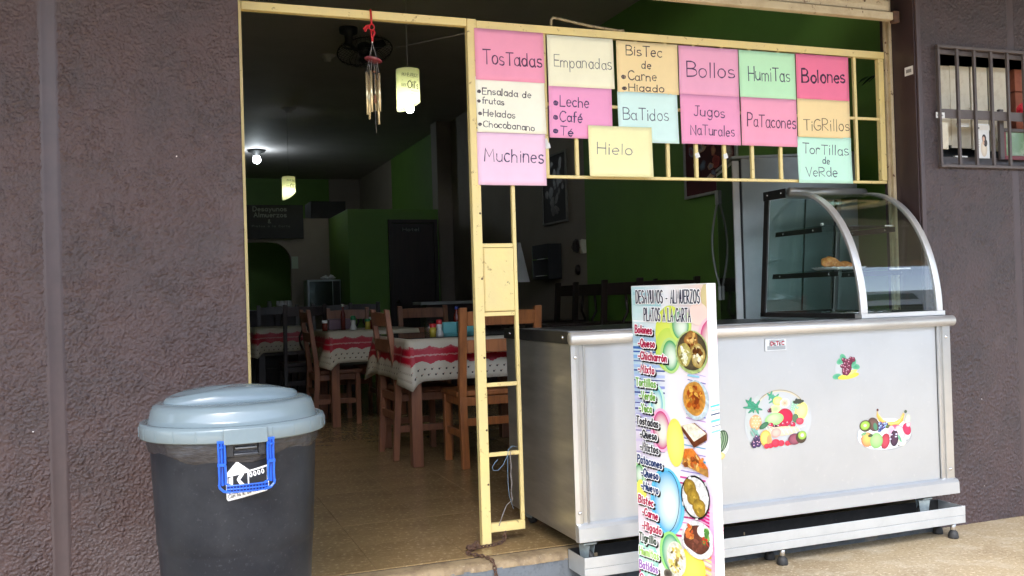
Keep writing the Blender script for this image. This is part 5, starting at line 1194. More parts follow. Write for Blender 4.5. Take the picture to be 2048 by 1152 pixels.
xC = atY(843, 617, 8.9)[0]; move(copy_tree(cB), xC, 8.62, 180, 1.0, 1.0, 'wooden chair whose wide top rail shows above the nearest table')
xE = atY(695, 620, 9.4)[0]; move(copy_tree(cB), xE, 9.15, 180, 1.0, .86, 'wooden chair beyond the middle table, behind its green capped shaker')
move(copy_tree(cB), 1.46, 8.62, -90, 1.0, .98, 'dim wooden chair side on at the left end of the middle table')
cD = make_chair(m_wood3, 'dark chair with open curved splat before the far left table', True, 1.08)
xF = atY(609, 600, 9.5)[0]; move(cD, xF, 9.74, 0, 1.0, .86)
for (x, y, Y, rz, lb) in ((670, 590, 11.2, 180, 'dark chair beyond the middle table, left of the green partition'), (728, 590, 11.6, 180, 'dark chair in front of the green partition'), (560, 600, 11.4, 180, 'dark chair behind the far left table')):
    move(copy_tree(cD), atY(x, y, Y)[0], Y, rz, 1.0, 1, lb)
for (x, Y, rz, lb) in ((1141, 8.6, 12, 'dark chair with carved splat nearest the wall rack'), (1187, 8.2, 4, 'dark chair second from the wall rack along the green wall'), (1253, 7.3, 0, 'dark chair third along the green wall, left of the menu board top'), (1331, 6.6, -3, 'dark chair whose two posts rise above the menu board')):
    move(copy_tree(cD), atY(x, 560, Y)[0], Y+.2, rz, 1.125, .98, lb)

# tables with printed oilcloths
def cloth_mat():
    M = bpy.data.materials.new('printed_oilcloth'); M.use_nodes = True; N = M.node_tree; b = N.nodes['Principled BSDF']; b.inputs['Roughness'].default_value = .38; b.inputs['Specular IOR Level'].default_value = .3
    L = N.links.new
    def nd(t, **k):
        n = N.nodes.new(t)
        for a, v in k.items(): setattr(n, a, v)
        return n
    def mth(op, a, c=None, clamp=False):
        n = nd('ShaderNodeMath', operation=op); n.use_clamp = clamp
        for i, q in enumerate((a, c)):
            if q is None: continue
            if isinstance(q, (int, float)): n.inputs[i].default_value = q
            else: L(q, n.inputs[i])
        return n.outputs[0]
    uv = nd('ShaderNodeUVMap'); sep = nd('ShaderNodeSeparateXYZ'); L(uv.outputs[0], sep.inputs[0]); U, Vv = sep.outputs[0], sep.outputs[1]
    sc = mth('ABSOLUTE', mth('SINE', mth('MULTIPLY', U, 22)))
    tn = nd('ShaderNodeTexNoise'); tn.inputs['Scale'].default_value = 60; L(uv.outputs[0], tn.inputs['Vector'])
    nz = mth('MULTIPLY', mth('SUBTRACT', tn.outputs['Fac'], .5), .02)
    vv = mth('ADD', Vv, nz)
    red0 = mth('GREATER_THAN', mth('ADD', vv, mth('MULTIPLY', sc, -.018)), .052)
    red1 = mth('LESS_THAN', mth('ADD', vv, mth('MULTIPLY', sc, .022)), .165)
    red = mth('MULTIPLY', red0, red1)
    line = mth('MULTIPLY', mth('GREATER_THAN', vv, .100), mth('LESS_THAN', vv, .110))
    lace = mth('MULTIPLY', mth('GREATER_THAN', mth('ADD', vv, mth('MULTIPLY', sc, -.018)), .044), mth('LESS_THAN', mth('ADD', vv, mth('MULTIPLY', sc, -.018)), .055))
    # little flowers in staggered rows
    r1 = mth('FLOOR', mth('MULTIPLY', Vv, 28)); off = mth('MULTIPLY', mth('MODULO', r1, 2), .5)
    fu = mth('SUBTRACT', mth('FRACT', mth('ADD', mth('MULTIPLY', U, 20), off)), .5); fv = mth('SUBTRACT', mth('FRACT', mth('MULTIPLY', Vv, 28)), .5)
    dd = mth('SQRT', mth('ADD', mth('POWER', fu, 2), mth('POWER', mth('MULTIPLY', fv, .72), 2)))
    dot = mth('MULTIPLY', mth('LESS_THAN', dd, .13), mth('MULTIPLY', mth('GREATER_THAN', Vv, .180), mth('LESS_THAN', Vv, .262)))
    dot2 = mth('MULTIPLY', mth('LESS_THAN', mth('SQRT', mth('ADD', mth('POWER', mth('SUBTRACT', fu, .2), 2), mth('POWER', mth('ADD', fv, .16), 2))), .07), mth('MULTIPLY', mth('GREATER_THAN', Vv, .180), mth('LESS_THAN', Vv, .262)))
    def mix(f, a, c):
        n = nd('ShaderNodeMix', data_type='RGBA'); L(f, n.inputs['Factor'])
        if isinstance(a, tuple): n.inputs['A'].default_value = (*a, 1)
        else: L(a, n.inputs['A'])
        n.inputs['B'].default_value = (*c, 1); return n.outputs['Result']
    c = mix(red, (.46, .41, .32), (.36, .006, .02)); c = mix(line, c, (.46, .22, .20)); c = mix(lace, c, (.35, .05, .06)); c = mix(dot, c, (.03, .02, .02)); c = mix(dot2, c, (.35, .10, .08))
    L(c, b.inputs['Base Color']); return M
m_cloth = cloth_mat()
def table(x0, x1, y0, y1, label, cl_label, seed, drop=.272, m_=m_wood2):
    r = random.Random(seed); cx, cy = (x0+x1)/2, (y0+y1)/2; org = (cx, cy, FL)
    t = thing('dining_table', label, 'table', org)
    MB(org).box(x0+.01, x1-.01, y0+.01, y1-.01, TZ-.036, TZ-.006).build('table_top', m_, t, bevel=.003)
    for x in (x0+.055, x1-.055):
        for y in (y0+.055, y1-.055): MB(org).box(x-.036, x+.036, y-.036, y+.036, FL, TZ-.037).build('leg', m_, t, bevel=.004)
    b = MB(org)
    for q in ((x0+.092, x1-.092, y0+.04, y0+.062), (x0+.092, x1-.092, y1-.062, y1-.04)): MB(org).box(*q, TZ-.13, TZ-.037).build('apron', m_, t, bevel=.002)
    # cloth: top and hanging skirt with folds at the corners
    t2 = thing('oilcloth', cl_label, 'tablecloth', (cx, cy, TZ), 0, 'red bordered oilcloths on the dining tables')
    b = MB((cx, cy, TZ)); b.uv = []
    rr = .012; per = []; k = 14
    cs = [((x0, y0), (x1, y0)), ((x1, y0), (x1, y1)), ((x1, y1), (x0, y1)), ((x0, y1), (x0, y0))]
    U = 0
    for (a, c_) in cs:
        L_ = sqrt((c_[0]-a[0])**2+(c_[1]-a[1])**2); nx_ = (c_[1]-a[1])/L_; ny_ = -(c_[0]-a[0])/L_; N_ = 26
        for i in range(N_):
            f = i/N_; per.append((a[0]+(c_[0]-a[0])*f, a[1]+(c_[1]-a[1])*f, nx_, ny_, U+L_*f, f, L_))
        U += L_
    n_ = len(per); rows = 9; vs = []; ph = r.uniform(0, 6)
    for j in range(rows+1):
        q = j/rows
        for (x, y, nx2, ny2, u, f, L_) in per:
            fold = (.007*sin(u*13+ph)+.004*sin(u*29+ph*2))*q
            e = min(f, 1-f)*L_; cf = math.exp(-(e/.07)**2)                   # corners flare out
            out = .006+.030*q+fold+.055*q*cf; hang = drop*(1+.22*q*math.exp(-(e/.035)**2))
            dgx = (nx2*out); dgy = ny2*out
            if f < .002: pass
            vs.append((x+dgx, y+dgy, TZ+.002-hang*q-(0 if j else 0)))
            b.uv.append((u, q*drop*(1+.0*cf)))
    b.add(vs, [(j*n_+i, j*n_+(i+1) % n_, (j+1)*n_+(i+1) % n_, (j+1)*n_+i) for j in range(rows) for i in range(n_)], True)
    # top sheet joined to the skirt's first ring
    base = len(b.v); b.add([(cx, cy, TZ+.003)], []); b.uv.append((0, 0)); b.f += [(base, i, (i+1) % n_) for i in range(n_)]; b.sm += [False]*n_
    b.build('cloth', m_cloth, t2, solid=.0012)
    return t
table(1.495, 2.55, 5.96, 6.98, 'wooden table nearest the gate, under a red bordered oilcloth', 'oilcloth with red border on the nearest table', 1)
# smoked glass sheet that lies on the nearest table
MBt = thing('glass_sheet', 'dark glass sheet lying on the oilcloth of the nearest table', 'glass', (2.02, 6.47, TZ+.0035))
MB((2.02, 6.47, TZ+.0035)).box(1.50, 2.545, 5.985, 6.975, TZ+.0038, TZ+.0085).build('sheet', mat('smoked_glass', (.02, .022, .022), .05, noise=(9, (.03, .03, .03), .4, .7)), MBt)
table(1.36, 2.16, 8.22, 9.0, 'wooden middle table, partly behind the side-on chair', 'oilcloth hanging on the middle table', 2)
x0_ = atY(512, 647, 10.3)[0]; x1_ = atY(612, 645, 10.3)[0]
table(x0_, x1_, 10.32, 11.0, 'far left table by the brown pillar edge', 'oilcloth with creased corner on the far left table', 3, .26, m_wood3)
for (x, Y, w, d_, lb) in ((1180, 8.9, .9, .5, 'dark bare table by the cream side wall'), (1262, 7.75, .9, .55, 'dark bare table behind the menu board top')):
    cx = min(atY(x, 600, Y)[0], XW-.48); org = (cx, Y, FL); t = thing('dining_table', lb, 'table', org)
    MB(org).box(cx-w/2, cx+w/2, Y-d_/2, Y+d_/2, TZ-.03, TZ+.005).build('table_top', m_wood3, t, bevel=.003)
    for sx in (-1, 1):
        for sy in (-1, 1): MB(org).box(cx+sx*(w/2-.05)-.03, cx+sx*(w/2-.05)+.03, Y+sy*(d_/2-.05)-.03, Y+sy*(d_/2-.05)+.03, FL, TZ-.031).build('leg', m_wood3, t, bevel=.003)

# things on the tables
m_redcap = mat('red_cap', (.45, .015, .02), .35, noise=(30, (.36, .01, .015), .4, .7)); m_greencap = mat('green_cap', (.02, .22, .08), .35, noise=(30, (.015, .17, .06), .4, .7))
m_sauce = mat('yellow_green_sauce', (.42, .36, .05), .2, noise=(40, (.36, .24, .04), .4, .7)); m_salt = mat('clear_salt_shaker', (.62, .62, .60), .12, noise=(60, (.5, .5, .49), .4, .7)); m_ket = mat('dark_red_sauce', (.16, .02, .015), .2, noise=(40, (.11, .015, .01), .4, .7))
GP = 'table condiments'
def bottle(name, lb, x, y, z, prof, m_, cap, mc):
    t = thing(name, lb, name.replace('_', ' ').split()[-1], (x, y, z), 0, GP)
    MB().lathe(prof, n=18).build('body', m_, t); MB().lathe(cap, n=18).build('cap', mc, t)
g_ = TZ+.009
def px_on(x, Y): return atY(x, 670, Y)[0]
sh = [(0, 0), (.030, 0), (.031, .006), (.017, .045), (.020, .070), (.019, .078), (0, .078)]; shc = [(.0205, .0785), (.021, .100), (.017, .110), (0, .112)]
Y1 = 6.18
bottle('salt_shaker', 'waisted clear shaker with a red cap on the nearest table', px_on(879, Y1), Y1, g_, sh, m_salt, shc, m_redcap)
bottle('sauce_bottle', 'squat sauce bottle with yellow contents and red cap on the nearest table', px_on(866, Y1-.06), Y1-.06, g_, [(0, 0), (.022, 0), (.022, .06), (0, .06)], m_sauce, [(.0225, .0605), (.023, .085), (0, .087)], m_redcap)
t = thing('drinking_glass', 'empty drinking glass behind the small sauce bottle', 'glass', (px_on(858, 6.3), 6.3, g_)); MB().lathe([(0, .004), (.028, .004), (.032, .10), (.034, .10), (.030, 0), (0, 0)], n=24).build('tumbler', m_glass, t)
for x, lb in ((896, 'teal plastic napkin box left of the chair post'), (930, 'teal plastic napkin box right of the chair post')):
    X_ = px_on(x, 6.30); t = thing('napkin_box', lb, 'box', (X_, 6.30, g_), .1)
    MB().box(-.052, .052, -.04, .04, .008, .088).build('box_body', m_teal, t, bevel=.006); MB().box(-.056, .056, -.044, .044, 0, .0078).build('foot', m_teal, t, bevel=.003)
bottle('sauce_bottle', 'tall slim bottle with a dark blue cap behind the chair at the nearest table', px_on(914, 6.75), 6.75, g_, [(0, 0), (.026, 0), (.026, .11), (.012, .15), (.012, .17), (0, .17)], m_ket, [(.0135, .1705), (.0135, .19), (0, .192)], mat('dark_blue_cap', (.02, .04, .25), .4, noise=(30, (.015, .03, .2), .4, .7)))
g2 = TZ+.004
bottle('salt_shaker', 'waisted clear shaker with a green cap on the middle table', px_on(707, 8.4), 8.4, g2, [(r*1.15, z*1.15) for r, z in sh], m_salt, [(r*1.15, z*1.15) for r, z in shc], m_greencap)
bottle('sauce_bottle', 'dark bottle with green cap on the middle table by the chair post', px_on(736, 8.42), 8.42, g2, [(0, 0), (.024, 0), (.024, .07), (0, .07)], m_sauce, [(.0245, .0705), (.025, .095), (0, .096)], m_greencap)
bottle('sauce_bottle', 'jar with white lid at the right of the middle table', px_on(746, 8.45), 8.45, g2, [(0, 0), (.034, 0), (.034, .085), (0, .085)], m_ket, [(.035, .0855), (.035, .11), (0, .112)], m_white)
bottle('sauce_bottle', 'small white capped bottle at the left corner of the middle table', px_on(650, 8.4), 8.4, g2, [(0, 0), (.024, 0), (.024, .07), (0, .07)], m_ket, [(.0245, .0705), (.025, .095), (0, .096)], m_white)
bottle('sauce_bottle', 'tall thin bottle with white cap standing on the middle table', px_on(687, 8.55), 8.55, g2, [(0, 0), (.022, 0), (.022, .14), (.010, .18), (.010, .21), (0, .21)], m_ket, [(.014, .2105), (.014, .23), (0, .231)], m_white)
for x, lb in ((672, 'low dull purple napkin box at the left of the middle table'), (699, 'low dull purple napkin box right of the tall thin bottle')):
    X_ = px_on(x, 8.7); t = thing('napkin_box', lb, 'box', (X_, 8.7, g2)); MB().box(-.07 if x < 680 else -.05, .05, -.05, .05, 0, .10).build('box_body', mat('dull_purple_plastic', (.16, .09, .12), .4, noise=(9, (.13, .07, .10), .4, .7)), t, bevel=.006)

# fridge, turned a little from the wall
FZ = radians(-24); FO = (atY(1492, 640, 4.80)[0], 4.80, FL)
t = thing('upright_fridge', 'tall grey white fridge with dark glass door beside the green wall', 'fridge', FO, FZ)      # local: +X away from the door, +Y along the door
H_ = 2.035-FL
MB().box(.001, .68, .0, .62, .06, H_).build('cabinet', m_fridge, t, bevel=.004)
MB().box(-.012, -.0005, .006, .616, .07, H_-.01).build('door_seal', m_black, t)
dr = MB().box(-.052, -.0125, .0, .62, .065, H_-.012).build('door', m_white, t, bevel=.004)
MB().box(-.0545, -.0525, .022, .598, .09, H_-.035).build('door_glass', m_fdoor, dr)
MB().box(-.055, .68, -.002, .622, H_+.001, H_+.016).build('top_cap', m_fridge, t, bevel=.003)
MB().box(.02, .66, .03, .6, .0, .059).build('plinth', m_black, t)
hz0, hz1 = atY(1446, 600, 5.35)[1]-FL, atY(1446, 382, 5.35)[1]-FL
b = MB(); ym = .545
pts = [(-.055-.040*sin(pi*q)**1.0-.008, ym, hz0+(hz1-hz0)*(.12+.76*q)) for q in np.linspace(0, 1, 15)]
b.tube(pts, .0075, 8); b.build('handle', mat('grey_handle', (.36, .37, .34), .35, .3, noise=(20, (.3, .31, .28), .4, .7)), dr)
for z0, z1 in ((hz0, hz0+(hz1-hz0)*.13), (hz0+(hz1-hz0)*.87, hz1)): MB().box(-.075, -.0548, ym-.010, ym+.010, z0, z1).build('handle_block', mat('grey_handle'), dr, bevel=.003)

# pictures and rack on the side wall
def wallpic(lb, y0, y1, z0, z1, fm, seed, cols, base, fw=.022):
    o_ = (XW, (y0+y1)/2, (z0+z1)/2); t = thing('framed_picture', lb, 'picture', o_)
    X = XW-.004
    for q in ((y0, y1, z0, z0+fw), (y0, y1, z1-fw, z1), (y0, y0+fw, z0+fw+.0005, z1-fw-.0005), (y1-fw, y1, z0+fw+.0005, z1-fw-.0005)): MB(o_).box(X-.022, X, *q).build('frame_side', fm, t, bevel=.002)
    MB(o_).box(X-.010, X-.002, y0+fw, y1-fw, z0+fw, z1-fw).build('print_sheet', mat('print_base_'+base, lin(base), .6, noise=(6, tuple(c*.7 for c in lin(base)), .4, .7)), t)
    k_ = Ink(lambda u, v, d: (X-.010-d, u, v), base=.0005); q = random.Random(seed)
    for i in range(26): k_.ell((q.uniform(y0+.09, y1-.09), q.uniform(z0+.09, z1-.09)), q.uniform(.02, .075), q.uniform(.02, .06), q.choice(cols), q.choice(cols), rot=q.uniform(0, 180), wob=.15)
    k_.build('print', m_inkfood, t, o_)
m_silver = mat('silver_frame', (.42, .42, .38), .4, .4, noise=(20, (.34, .34, .3), .4, .7)); m_dkframe = mat('dull_grey_frame', (.20, .19, .16), .5, noise=(20, (.16, .15, .13), .4, .7))
wallpic('large red and white food picture in a silver frame, left of the fridge', 5.93, 6.68, 1.992, 2.62, m_silver, 5, ['8a1c20', 'c8c0b0', '5a1418', '7a8ca0', 'b04838', '3a1418', 'd8a070'], '4a1418')
wallpic('tall dark picture in a thin grey frame on the cream wall', 9.05, 9.72, 2.02, 2.78, m_dkframe, 6, ['3a2a26', '4a3a34', '2a1e1c', '5a4a40'], '2c2220')
wallpic('tiny dark framed picture beside the wall rack', 8.82, 8.92, 1.69, 1.80, m_wood3, 7, ['3a2a26', '4a3a34'], '50483c', .012)
t = thing('wall_rack', 'black wall cabinet with chrome edges and a bright white open flap', 'cabinet', (XW, 9.5, 1.6))
o_ = (XW, 9.5, 1.6)
MB(o_).box(XW-.16, XW-.003, 9.27, 9.72, 1.42, 1.80).build('cabinet_box', m_black, t, bevel=.004)
m_chrome = mat('chrome_edge', (.75, .75, .72), .15, 1, noise=(20, (.65, .65, .62), .4, .7))
MB(o_).box(XW-.168, XW-.1605, 9.27, 9.72, 1.635, 1.645).build('chrome_edge', m_chrome, t); MB(o_).box(XW-.168, XW-.1605, 9.29, 9.62, 1.455, 1.463).build('chrome_edge', m_chrome, t)
MB(o_).box(XW-.168, XW-.1605, 9.70, 9.712, 1.455, 1.76).build('chrome_edge', m_chrome, t)
b = MB(o_); b.prism([(1.40, XW-.33), (1.40, XW-.19), (1.84, XW-.29), (1.84, XW-.325)], lambda u, v, d: (v, d, u), 9.74, 9.752); b.build('white_flap', m_white, t, bevel=.001)
t = thing('wall_telephone', 'pale wall telephone at the corner of the cream section', 'telephone', (XW, 8.66, 1.74))
MB((XW, 8.66, 1.74)).box(XW-.05, XW-.003, 8.63, 8.70, 1.66, 1.80).build('base', m_card, t, bevel=.006); MB((XW, 8.66, 1.74)).tube([(XW-.06, 8.60, 1.80), (XW-.075, 8.60, 1.74), (XW-.06, 8.60, 1.66)], .012, 8).build('handset', m_card, t)
t = thing('wall_clock', 'small oval dark plaque below the tiny picture', 'plaque', (XW, 8.85, 1.5)); MB((XW, 8.85, 1.5)).lathe([(0, -.02), (.05, -.018), (.055, -.003)], (XW, 8.85, 1.50), 20, axis='x').build('disc', m_wood3, t)

# partition block, kitchen wall with its hatch, board sign
BX, BY, BZ = 2.368, 12.5, 2.478
t = thing('partition_block', 'green boxed partition with a dark door, lower than the ceiling', 'partition')
MB().box(BX, 3.62, BY, 14.15, FL, BZ).build('partition_wall', m_green, t, bevel=.004)
dx0, dx1 = 2.907, 3.57
d_ = MB().box(dx0+.05, dx1-.03, BY-.03, BY-.004, FL, 2.28).build('door', m_wood3, t, bevel=.004)
for q in ((dx0, dx0+.048, FL, 2.335), (dx1-.028, dx1+.02, FL, 2.335), (dx0+.0485, dx1-.0285, 2.285, 2.334)): MB().box(q[0], q[1], BY-.05, BY-.002, q[2], q[3]).build('door_frame', m_wood3, t, bevel=.003)
MB().lathe([(0, -.05), (.022, -.045), (.022, -.02), (.008, -.015), (.008, 0)], (dx0+.10, BY-.03, 1.22), 14, axis='y').build('door_knob', m_chrome, d_)
hs = MB().box(3.08, 3.36, BY-.036, BY-.0305, 2.165, 2.235).build('door_sign', m_black, d_)
k_ = Ink(lambda u, v, d: (u, BY-.036-d, v), base=.001); k_.text('Hotel', (3.105, 2.178), (3.335, 2.178), .042, .008, '8a9088'); k_.build('sign_lettering', m_ink, hs)
t = thing('kitchen_wall', 'cream kitchen wall with a rounded green serving hatch', 'wall')
KY = 14.0; ZK = 2.483
hx0, hx1, hz0_, hz1_ = -.5, 1.80, 1.10, 2.14
out = [(hx0, hz0_), (hx1, hz0_), (hx1, 1.82)]+[(hx1-.30+.30*cos(radians(a)), 1.84+.30*sin(radians(a))) for a in range(10, 91, 10)]+[(hx0, hz1_)]
MB().box(hx1+.001, BX-.002, KY, KY+.12, FL, ZK).build('wall_face', m_cream, t); MB().box(-2, hx0, KY, KY+.12, FL, ZK).build('wall_face', m_cream, t)
MB().box(hx0+.001, hx1, KY, KY+.12, FL, hz0_).build('wall_face', m_cream, t)
b = MB(); b.prism([(hx0+.001, ZK), (hx1, ZK), (hx1, 1.82)]+[(hx1-.30+.30*cos(radians(a)), 1.84+.30*sin(radians(a))) for a in range(0, 91, 10)]+[(hx0+.001, hz1_)], lambda u, v, d: (u, d, v), KY, KY+.12); b.build('hatch_header', m_cream, t)
t = thing('kitchen_back_wall', 'green wall seen through the rounded serving hatch', 'wall'); MB().box(-2, BX, 16.0, 16.1, FL, 2.45).build('wall_face', m_green, t)
t = thing('extractor_hood', 'black hood showing above the kitchen wall beside the partition', 'hood', (2.38, 14.6, 2.5)); MB((2.38, 14.6, 2.5)).prism([(2.14, 2.45), (2.66, 2.45), (2.66, 2.76), (2.14, 2.76)], lambda u, v, d: (u, d, v), 14.2, 14.8).build('hood_box', m_black, t)
sx0, sz1 = atY(486, 410, 13.95); sx1, sz0 = atY(607, 477, 13.95); sx0 -= .12
o_ = ((sx0+sx1)/2, 13.93, (sz0+sz1)/2); t = thing('hanging_board', 'dark board lettered Desayunos Almuerzos over the serving hatch', 'sign', o_)
MB(o_).box(sx0, sx1, 13.92, 13.95, sz0, sz1).build('board_panel', m_black, t, bevel=.003)
k_ = Ink(lambda u, v, d: (u, 13.92-d, v), lambda x, y: atY(x, y, 13.92), base=.001)
k_.text('Desayunos', (506, 422), (573, 422), .062, .013, '7c827c', gap=.2); k_.text('Almuerzos', (508, 434), (573, 434), .062, .013, '7c827c', gap=.2); k_.text('&', (536, 446), (542, 446), .05, .010, '7c827c'); k_.text('Platos a la Carta', (504, 454), (580, 454), .026, .006, '60655f', gap=.3)
k_.build('board_lettering', m_ink, t, o_)
x0, z1 = atY(583, 513, 13.97); x1, z0 = atY(597, 537, 13.97); t = thing('pale_notice', 'small pale notice at the right edge of the serving hatch', 'notice', ((x0+x1)/2, 13.98, (z0+z1)/2)); MB(((x0+x1)/2, 13.98, (z0+z1)/2)).box(x0, x1, 13.99, 13.995, z0, z1).build('sheet', mat('pale_green_paper', (.50, .60, .48), .7, noise=(9, (.45, .55, .43), .4, .7)), t)
t = thing('serving_counter', 'dark wooden serving counter before the kitchen hatch', 'counter', (.8, 13.2, FL))
MB((.8, 13.2, FL)).box(-.6, 2.0, 13.0, 13.6, 1.12, 1.16).build('counter_top', m_wood3, t, bevel=.004); MB((.8, 13.2, FL)).box(-.55, 1.95, 13.06, 13.55, FL, 1.119).build('counter_front', m_wood3, t)
for i, x in enumerate((538, 556, 563, 571, 579)):
    X_ = atY(x, 580, 13.2)[0]; t = thing('glass_jar', ['single jar standing left of the row on the serving counter', 'first jar of the row of four on the serving counter', 'second jar of the row of four on the serving counter', 'third jar of the row of four on the serving counter', 'last jar of the row of four, by the hatch edge'][i], 'jar', (X_, 13.2, 1.161), 0, 'jars on the serving counter')
    MB().lathe([(0, .004), (.030, .004), (.032, .09), (.026, .10), (.026, .12), (0, .12)], n=12).build('jar_body', m_salt, t)
t = thing('microwave_oven', 'grey microwave oven on a stand by the green partition', 'microwave', (2.12, 13.3, 1.161))
o_ = (2.12, 13.3, 1.161); x0, z1 = atY(614, 560, 13.1); x1, z0 = atY(684, 598, 13.1); x1 = min(x1, BX-.01)
MB(o_).box(x0, x1, 13.1, 13.45, 1.161, z1).build('oven_body', m_fridge, t, bevel=.006); MB(o_).box(x0+.03, x1-.12, 13.092, 13.099, 1.185, z1-.025).build('oven_door', m_fdoor, t, bevel=.002); MB(o_).box(x1-.11, x1-.015, 13.093, 13.099, 1.185, z1-.025).build('control_panel', m_black, t)
t = thing('plastic_bag', 'crumpled white plastic bag lying on the microwave oven', 'bag', (2.2, 13.2, z1)); b = MB(); vs = []
for j in range(7):
    for k in range(14): a = 2*pi*k/14; q = sin(pi*(j+.5)/7.5); vs.append(((.10+.02*sin(k*2.3+j))*q*cos(a), (.06+.015*sin(k*3.1))*q*sin(a), .002+.05*j/6*(1+.4*sin(k*1.7))))
b.add(vs, [(j*14+k, j*14+(k+1) % 14, (j+1)*14+(k+1) % 14, (j+1)*14+k) for j in range(6) for k in range(14)]); b.build('bag_film', m_paperplate, t)
t = thing('serving_ledge', 'long pale grey shelf top by the partition door, behind the gate post', 'shelf', (3.3, 11, FL))
MB((3.3, 11, FL)).box(2.90, XW-.01, 10.85, 11.25, 1.175, 1.21).build('shelf_top', mat('grey_laminate', (.40, .42, .42), .4, noise=(9, (.34, .36, .36), .4, .7)), t, bevel=.003); MB((3.3, 11, FL)).box(2.98, XW-.02, 10.9, 11.2, FL, 1.174).build('shelf_front', m_wood3, t)

# ================================================================== LAMPS AND CEILING FITTINGS
def emis(name, col, st):
    M = bpy.data.materials.new(name); M.use_nodes = True; N = M.node_tree; N.nodes.clear(); e = N.nodes.new('ShaderNodeEmission'); e.inputs[0].default_value = (*col, 1); e.inputs[1].default_value = st
    o = N.nodes.new('ShaderNodeOutputMaterial'); N.links.new(e.outputs[0], o.inputs[0]); return M
m_bulb = emis('lit_bulb', (.92, .97, 1), 6)
def shade_mat():
    M = print_mat('lamp_shade_paper', .7); N = M.node_tree; b = N.nodes['Principled BSDF']; o = N.nodes['Material Output']
    t_ = N.nodes.new('ShaderNodeBsdfTranslucent'); mx = N.nodes.new('ShaderNodeMixShader'); mx.inputs[0].default_value = .65
    N.links.new(b.inputs['Base Color'].links[0].from_socket, t_.inputs[0]); N.links.new(b.outputs[0], mx.inputs[1]); N.links.new(t_.outputs[0], mx.inputs[2]); N.links.new(mx.outputs[0], o.inputs['Surface']); return M
m_shade = shade_mat()
def hanging_lamp(lb, X, Y, z0, z1, r, zc, low, energy, rz):
    t = thing('hanging_lamp', lb, 'lamp', (X, Y, z0), rz, 'lit cylinder lamps hanging from cords')
    H_ = z1-z0
    def sf(u, v, d): return ((r+d)*cos(u), (r+d)*sin(u), v)
    k_ = Ink(sf, base=0, step=.0003); n_ = 48; pts = []; cols = []; fs = []
    def zb(a): return low*max(0, (.5+.5*cos(a-radians(-10))))**1.5*H_
    for j in range(9):
        for i in range(n_+1):
            a = 2*pi*i/n_-pi/2; z = zb(a)+(H_-zb(a))*j/8; pts.append((a, z)); cols.append(lin('e6e6a8'))
    fs = [(j*(n_+1)+i, j*(n_+1)+i+1, (j+1)*(n_+1)+i+1, (j+1)*(n_+1)+i) for j in range(8) for i in range(n_)]
    k_.put(pts, fs, cols)
    f = -pi/2
    o = k_.build('lamp_shade', m_shade, t)
    # separate print so that stroke widths are real
    k2 = Ink(lambda u, v, d: ((r+d+.0008)*cos(f+u/r), (r+d+.0008)*sin(f+u/r), v), base=.0003, step=.0002)
    k2.text("Oil's", (-.025, H_*.50), (.072, H_*.50), H_*.17, .0075, '3a4028'); k2.text('PUMP PRICES', (-.07, H_*.80), (.07, H_*.78), H_*.07, .0028, '6c7048'); k2.text('GUIDE', (-.082, H_*.55), (-.035, H_*.53), H_*.07, .0026, '6c7048')
    q = random.Random(int(X*100))
    for i in range(9): u = q.uniform(-.085, .02); v = H_*(.2+.035*i if i < 6 else .66+.02*i); k2.stroke([(u+.012*m_, v-.002*m_) for m_ in range(6)], .0022, '8a8c60')
    k2.stroke([(.0, H_*.45), (.02, H_*.43), (.05, H_*.44), (.075, H_*.42)], .003, '6c7048'); k2.stroke([(-.07, H_*.70), (0, H_*.69), (.07, H_*.72)], .002, '8a8c60')
    k2.build('shade_print', m_ink, o)
    bl = MB().lathe([(0, -.035), (.022, -.028), (.032, -.010), (.032, .008), (.022, .03), (.012, .045), (0, .05)], (r*.12, 0, .018 if low < .3 else .10), 18).build('bulb', m_bulb, t)
    MB().tube([(0, 0, .07), (0, 0, H_+.02), (0, 0, zc-z0)], .0022, 5).build('cord', m_string, t)
    MB().bar((-r+.001, 0, H_-.01), (r-.001, 0, H_-.01), .003, .003).build('shade_spider', m_string, t); MB().lathe([(0, 0), (.02, 0), (.02, .05), (0, .05)], (r*.12, 0, .066), 12).build('lamp_holder', m_black, t)
    l = bpy.data.lights.new('lamp_light', 'POINT'); l.energy = energy*.22; l.shadow_soft_size = .03; l.color = (.95, .98, 1); lo = bpy.data.objects.new('lamp_light', l); COL.objects.link(lo); lo.parent = t; lo.location = (r*.12, 0, .11)
    return t
lx, lz1 = atY(815, 140, 7.3); _, lz0 = atY(815, 222, 7.3)
hanging_lamp('nearer lit paper cylinder lamp hanging beside the wind chime', lx, 7.3, lz0, lz1, .093, ZC, .22, 1.6, 0)
l2x, l2z1 = atY(577, 354, 13.0); _, l2z0 = atY(577, 401, 13.0)
hanging_lamp('farther small lit cylinder lamp low at the left of the room', l2x, 13.0, l2z0, l2z1, .088, ZC, .40, 1.8, .4)
bx, by = atZ(513, 300, ZC)
t = thing('ceiling_bulb', 'bare lit bulb in a holder on the far ceiling', 'lamp', (bx, by, ZC)); MB().lathe([(0, 0), (.16, 0), (.14, -.03), (.06, -.07), (.05, -.10), (0, -.10)], n=20).build('lamp_holder', m_black, t)
MB().lathe([(0, -.10), (.05, -.11), (.060, -.14), (.066, -.17), (.052, -.21), (0, -.235)], n=20).build('bulb', emis('bright_bulb', (.85, .95, 1), 9), t)
l = bpy.data.lights.new('bulb_light', 'POINT'); l.energy = 1.3; l.shadow_soft_size = .06; l.color = (.80, .92, 1); lo = bpy.data.objects.new('bulb_light', l); COL.objects.link(lo); lo.parent = t; lo.location = (0, -.12, -.32)
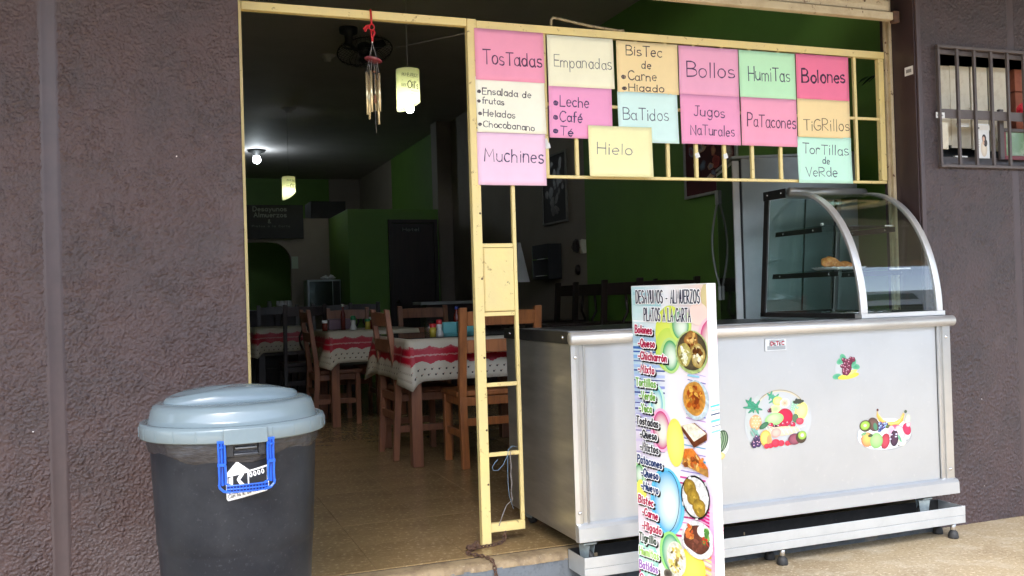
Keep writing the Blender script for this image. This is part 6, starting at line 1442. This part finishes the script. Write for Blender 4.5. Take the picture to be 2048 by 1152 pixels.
for x, y, r_, lb in ((655, 110, .085, 'unlit round lamp holder on the ceiling left of the wind chime'), (577, 216, .10, 'unlit round lamp holder on the ceiling above the lit bulb')):
    X_, Y_ = atZ(x, y, ZC); t = thing('ceiling_fitting', lb, 'lamp holder', (X_, Y_, ZC)); MB().lathe([(0, -.0005), (r_, -.0005), (r_*.9, -.02), (r_*.45, -.035), (r_*.4, -.07), (0, -.07)], n=24).build('holder', m_ceil, t)
fx, fy = atZ(726, 58, ZC); FC = (fx, fy, ZC)
t = thing('ceiling_fan', 'dark caged fan mounted on the ceiling behind the wind chime', 'fan', FC)
MB().lathe([(0, -.0005), (.09, -.0005), (.085, -.05), (.04, -.07), (.035, -.16), (0, -.16)], (-.14, 0, 0), 20).build('ceiling_mount', m_black, t)
TF = Matrix.Rotation(radians(42), 3, 'X')@Matrix.Rotation(radians(-16), 3, 'Y'); FCc = Vector((.0, -.05, -.22))
MB().tube([(-.14, 0, -.15), (-.08, 0, -.2), FCc], .02, 8).build('fan_arm', m_black, t)
MB().lathe([(0, -.06), (.06, -.05), (.07, 0), (.06, .06), (0, .07)], FCc, 20, tilt=TF).build('motor', m_black, t)
cg = MB()
for k in range(36):
    a = 2*pi*k/36; cg.tube([FCc+TF@Vector((r_*cos(a), r_*sin(a), z_)) for r_, z_ in ((.05, -.085), (.16, -.08), (.25, -.03), (.262, 0), (.25, .03), (.16, .07), (.07, .075))], .0022, 4)
cg.build('cage_wires', m_black, t, kind='stuff')
for r_, z_, q in ((.262, 0, .006), (.16, -.08, .003), (.06, -.085, .004)): MB().tube([FCc+TF@Vector((r_*cos(a), r_*sin(a), z_)) for a in np.linspace(0, 2*pi, 33)[:-1]], q, 6, closed=True).build('cage_ring', m_black, t)
for k in range(3):
    a0 = k*2*pi/3+.4; b = MB(); vs = []
    for i in range(7):
        r_ = .06+.17*i/6; w = .09*sin(pi*(i+1)/8)+.02
        for s_ in (-1, 1): a = a0+s_*w/r_*.45; vs.append(FCc+TF@Vector((r_*cos(a), r_*sin(a), s_*.018)))
    b.add(vs, [(2*i, 2*i+1, 2*i+3, 2*i+2) for i in range(6)], True); b.build('fan_blade', mat('dark_blade', (.05, .05, .055), .4, noise=(9, (.04, .04, .045), .4, .7)), t, solid=.003)
t = thing('hanging_wire', 'thin grey wire strung below the ceiling from the fan to the gate', 'wire', (fx, fy, ZC-.15))
wz = atY(930, 63, YG+.05); MB((fx, fy, ZC-.15)).tube([(fx, fy, ZC-.18), ((fx+1.30)/2, (fy+YG)/2, (ZC-.18+2.42)/2-.03), (1.305, YG+.03, 2.43)], .0018, 4).build('wire', m_string, t)
t = thing('hanging_plant', 'dark drooping leaf sprig on the green wall behind the right end of the grille', 'plant', (XW-.1, 4.9, 2.6))
y_, z_ = atX(1752, 150, XW-.1); pb = Vector((XW-.1, y_, z_)); MB((XW-.1, 4.9, 2.6)).tube([pb+Vector((.08, 0, .05)), pb, pb+Vector((-.01, .05, -.03))], .003, 5).build('stem', m_black, t)
for k, (dy, dz, ln) in enumerate(((.10, .01, .10), (.12, -.02, .11), (.07, -.06, .09))):
    b = MB((XW-.1, 4.9, 2.6)); d1 = Vector((-.2, dy, dz)).normalized(); s1 = Vector((.4, -dz, dy)).normalized(); vs = []
    for i in range(6):
        q = i/5; c_ = pb+d1*ln*q+Vector((0, 0, -.04*q*q)); w = .016*sin(pi*min(1, q*.95+.05)); vs += [c_-s1*w, c_+s1*w]
    b.add(vs, [(2*i, 2*i+1, 2*i+3, 2*i+2) for i in range(5)], True); b.build('leaf', mat('dark_green_leaf', (.02, .05, .015), .4, noise=(20, (.015, .04, .012), .4, .7)), t, solid=.0006)
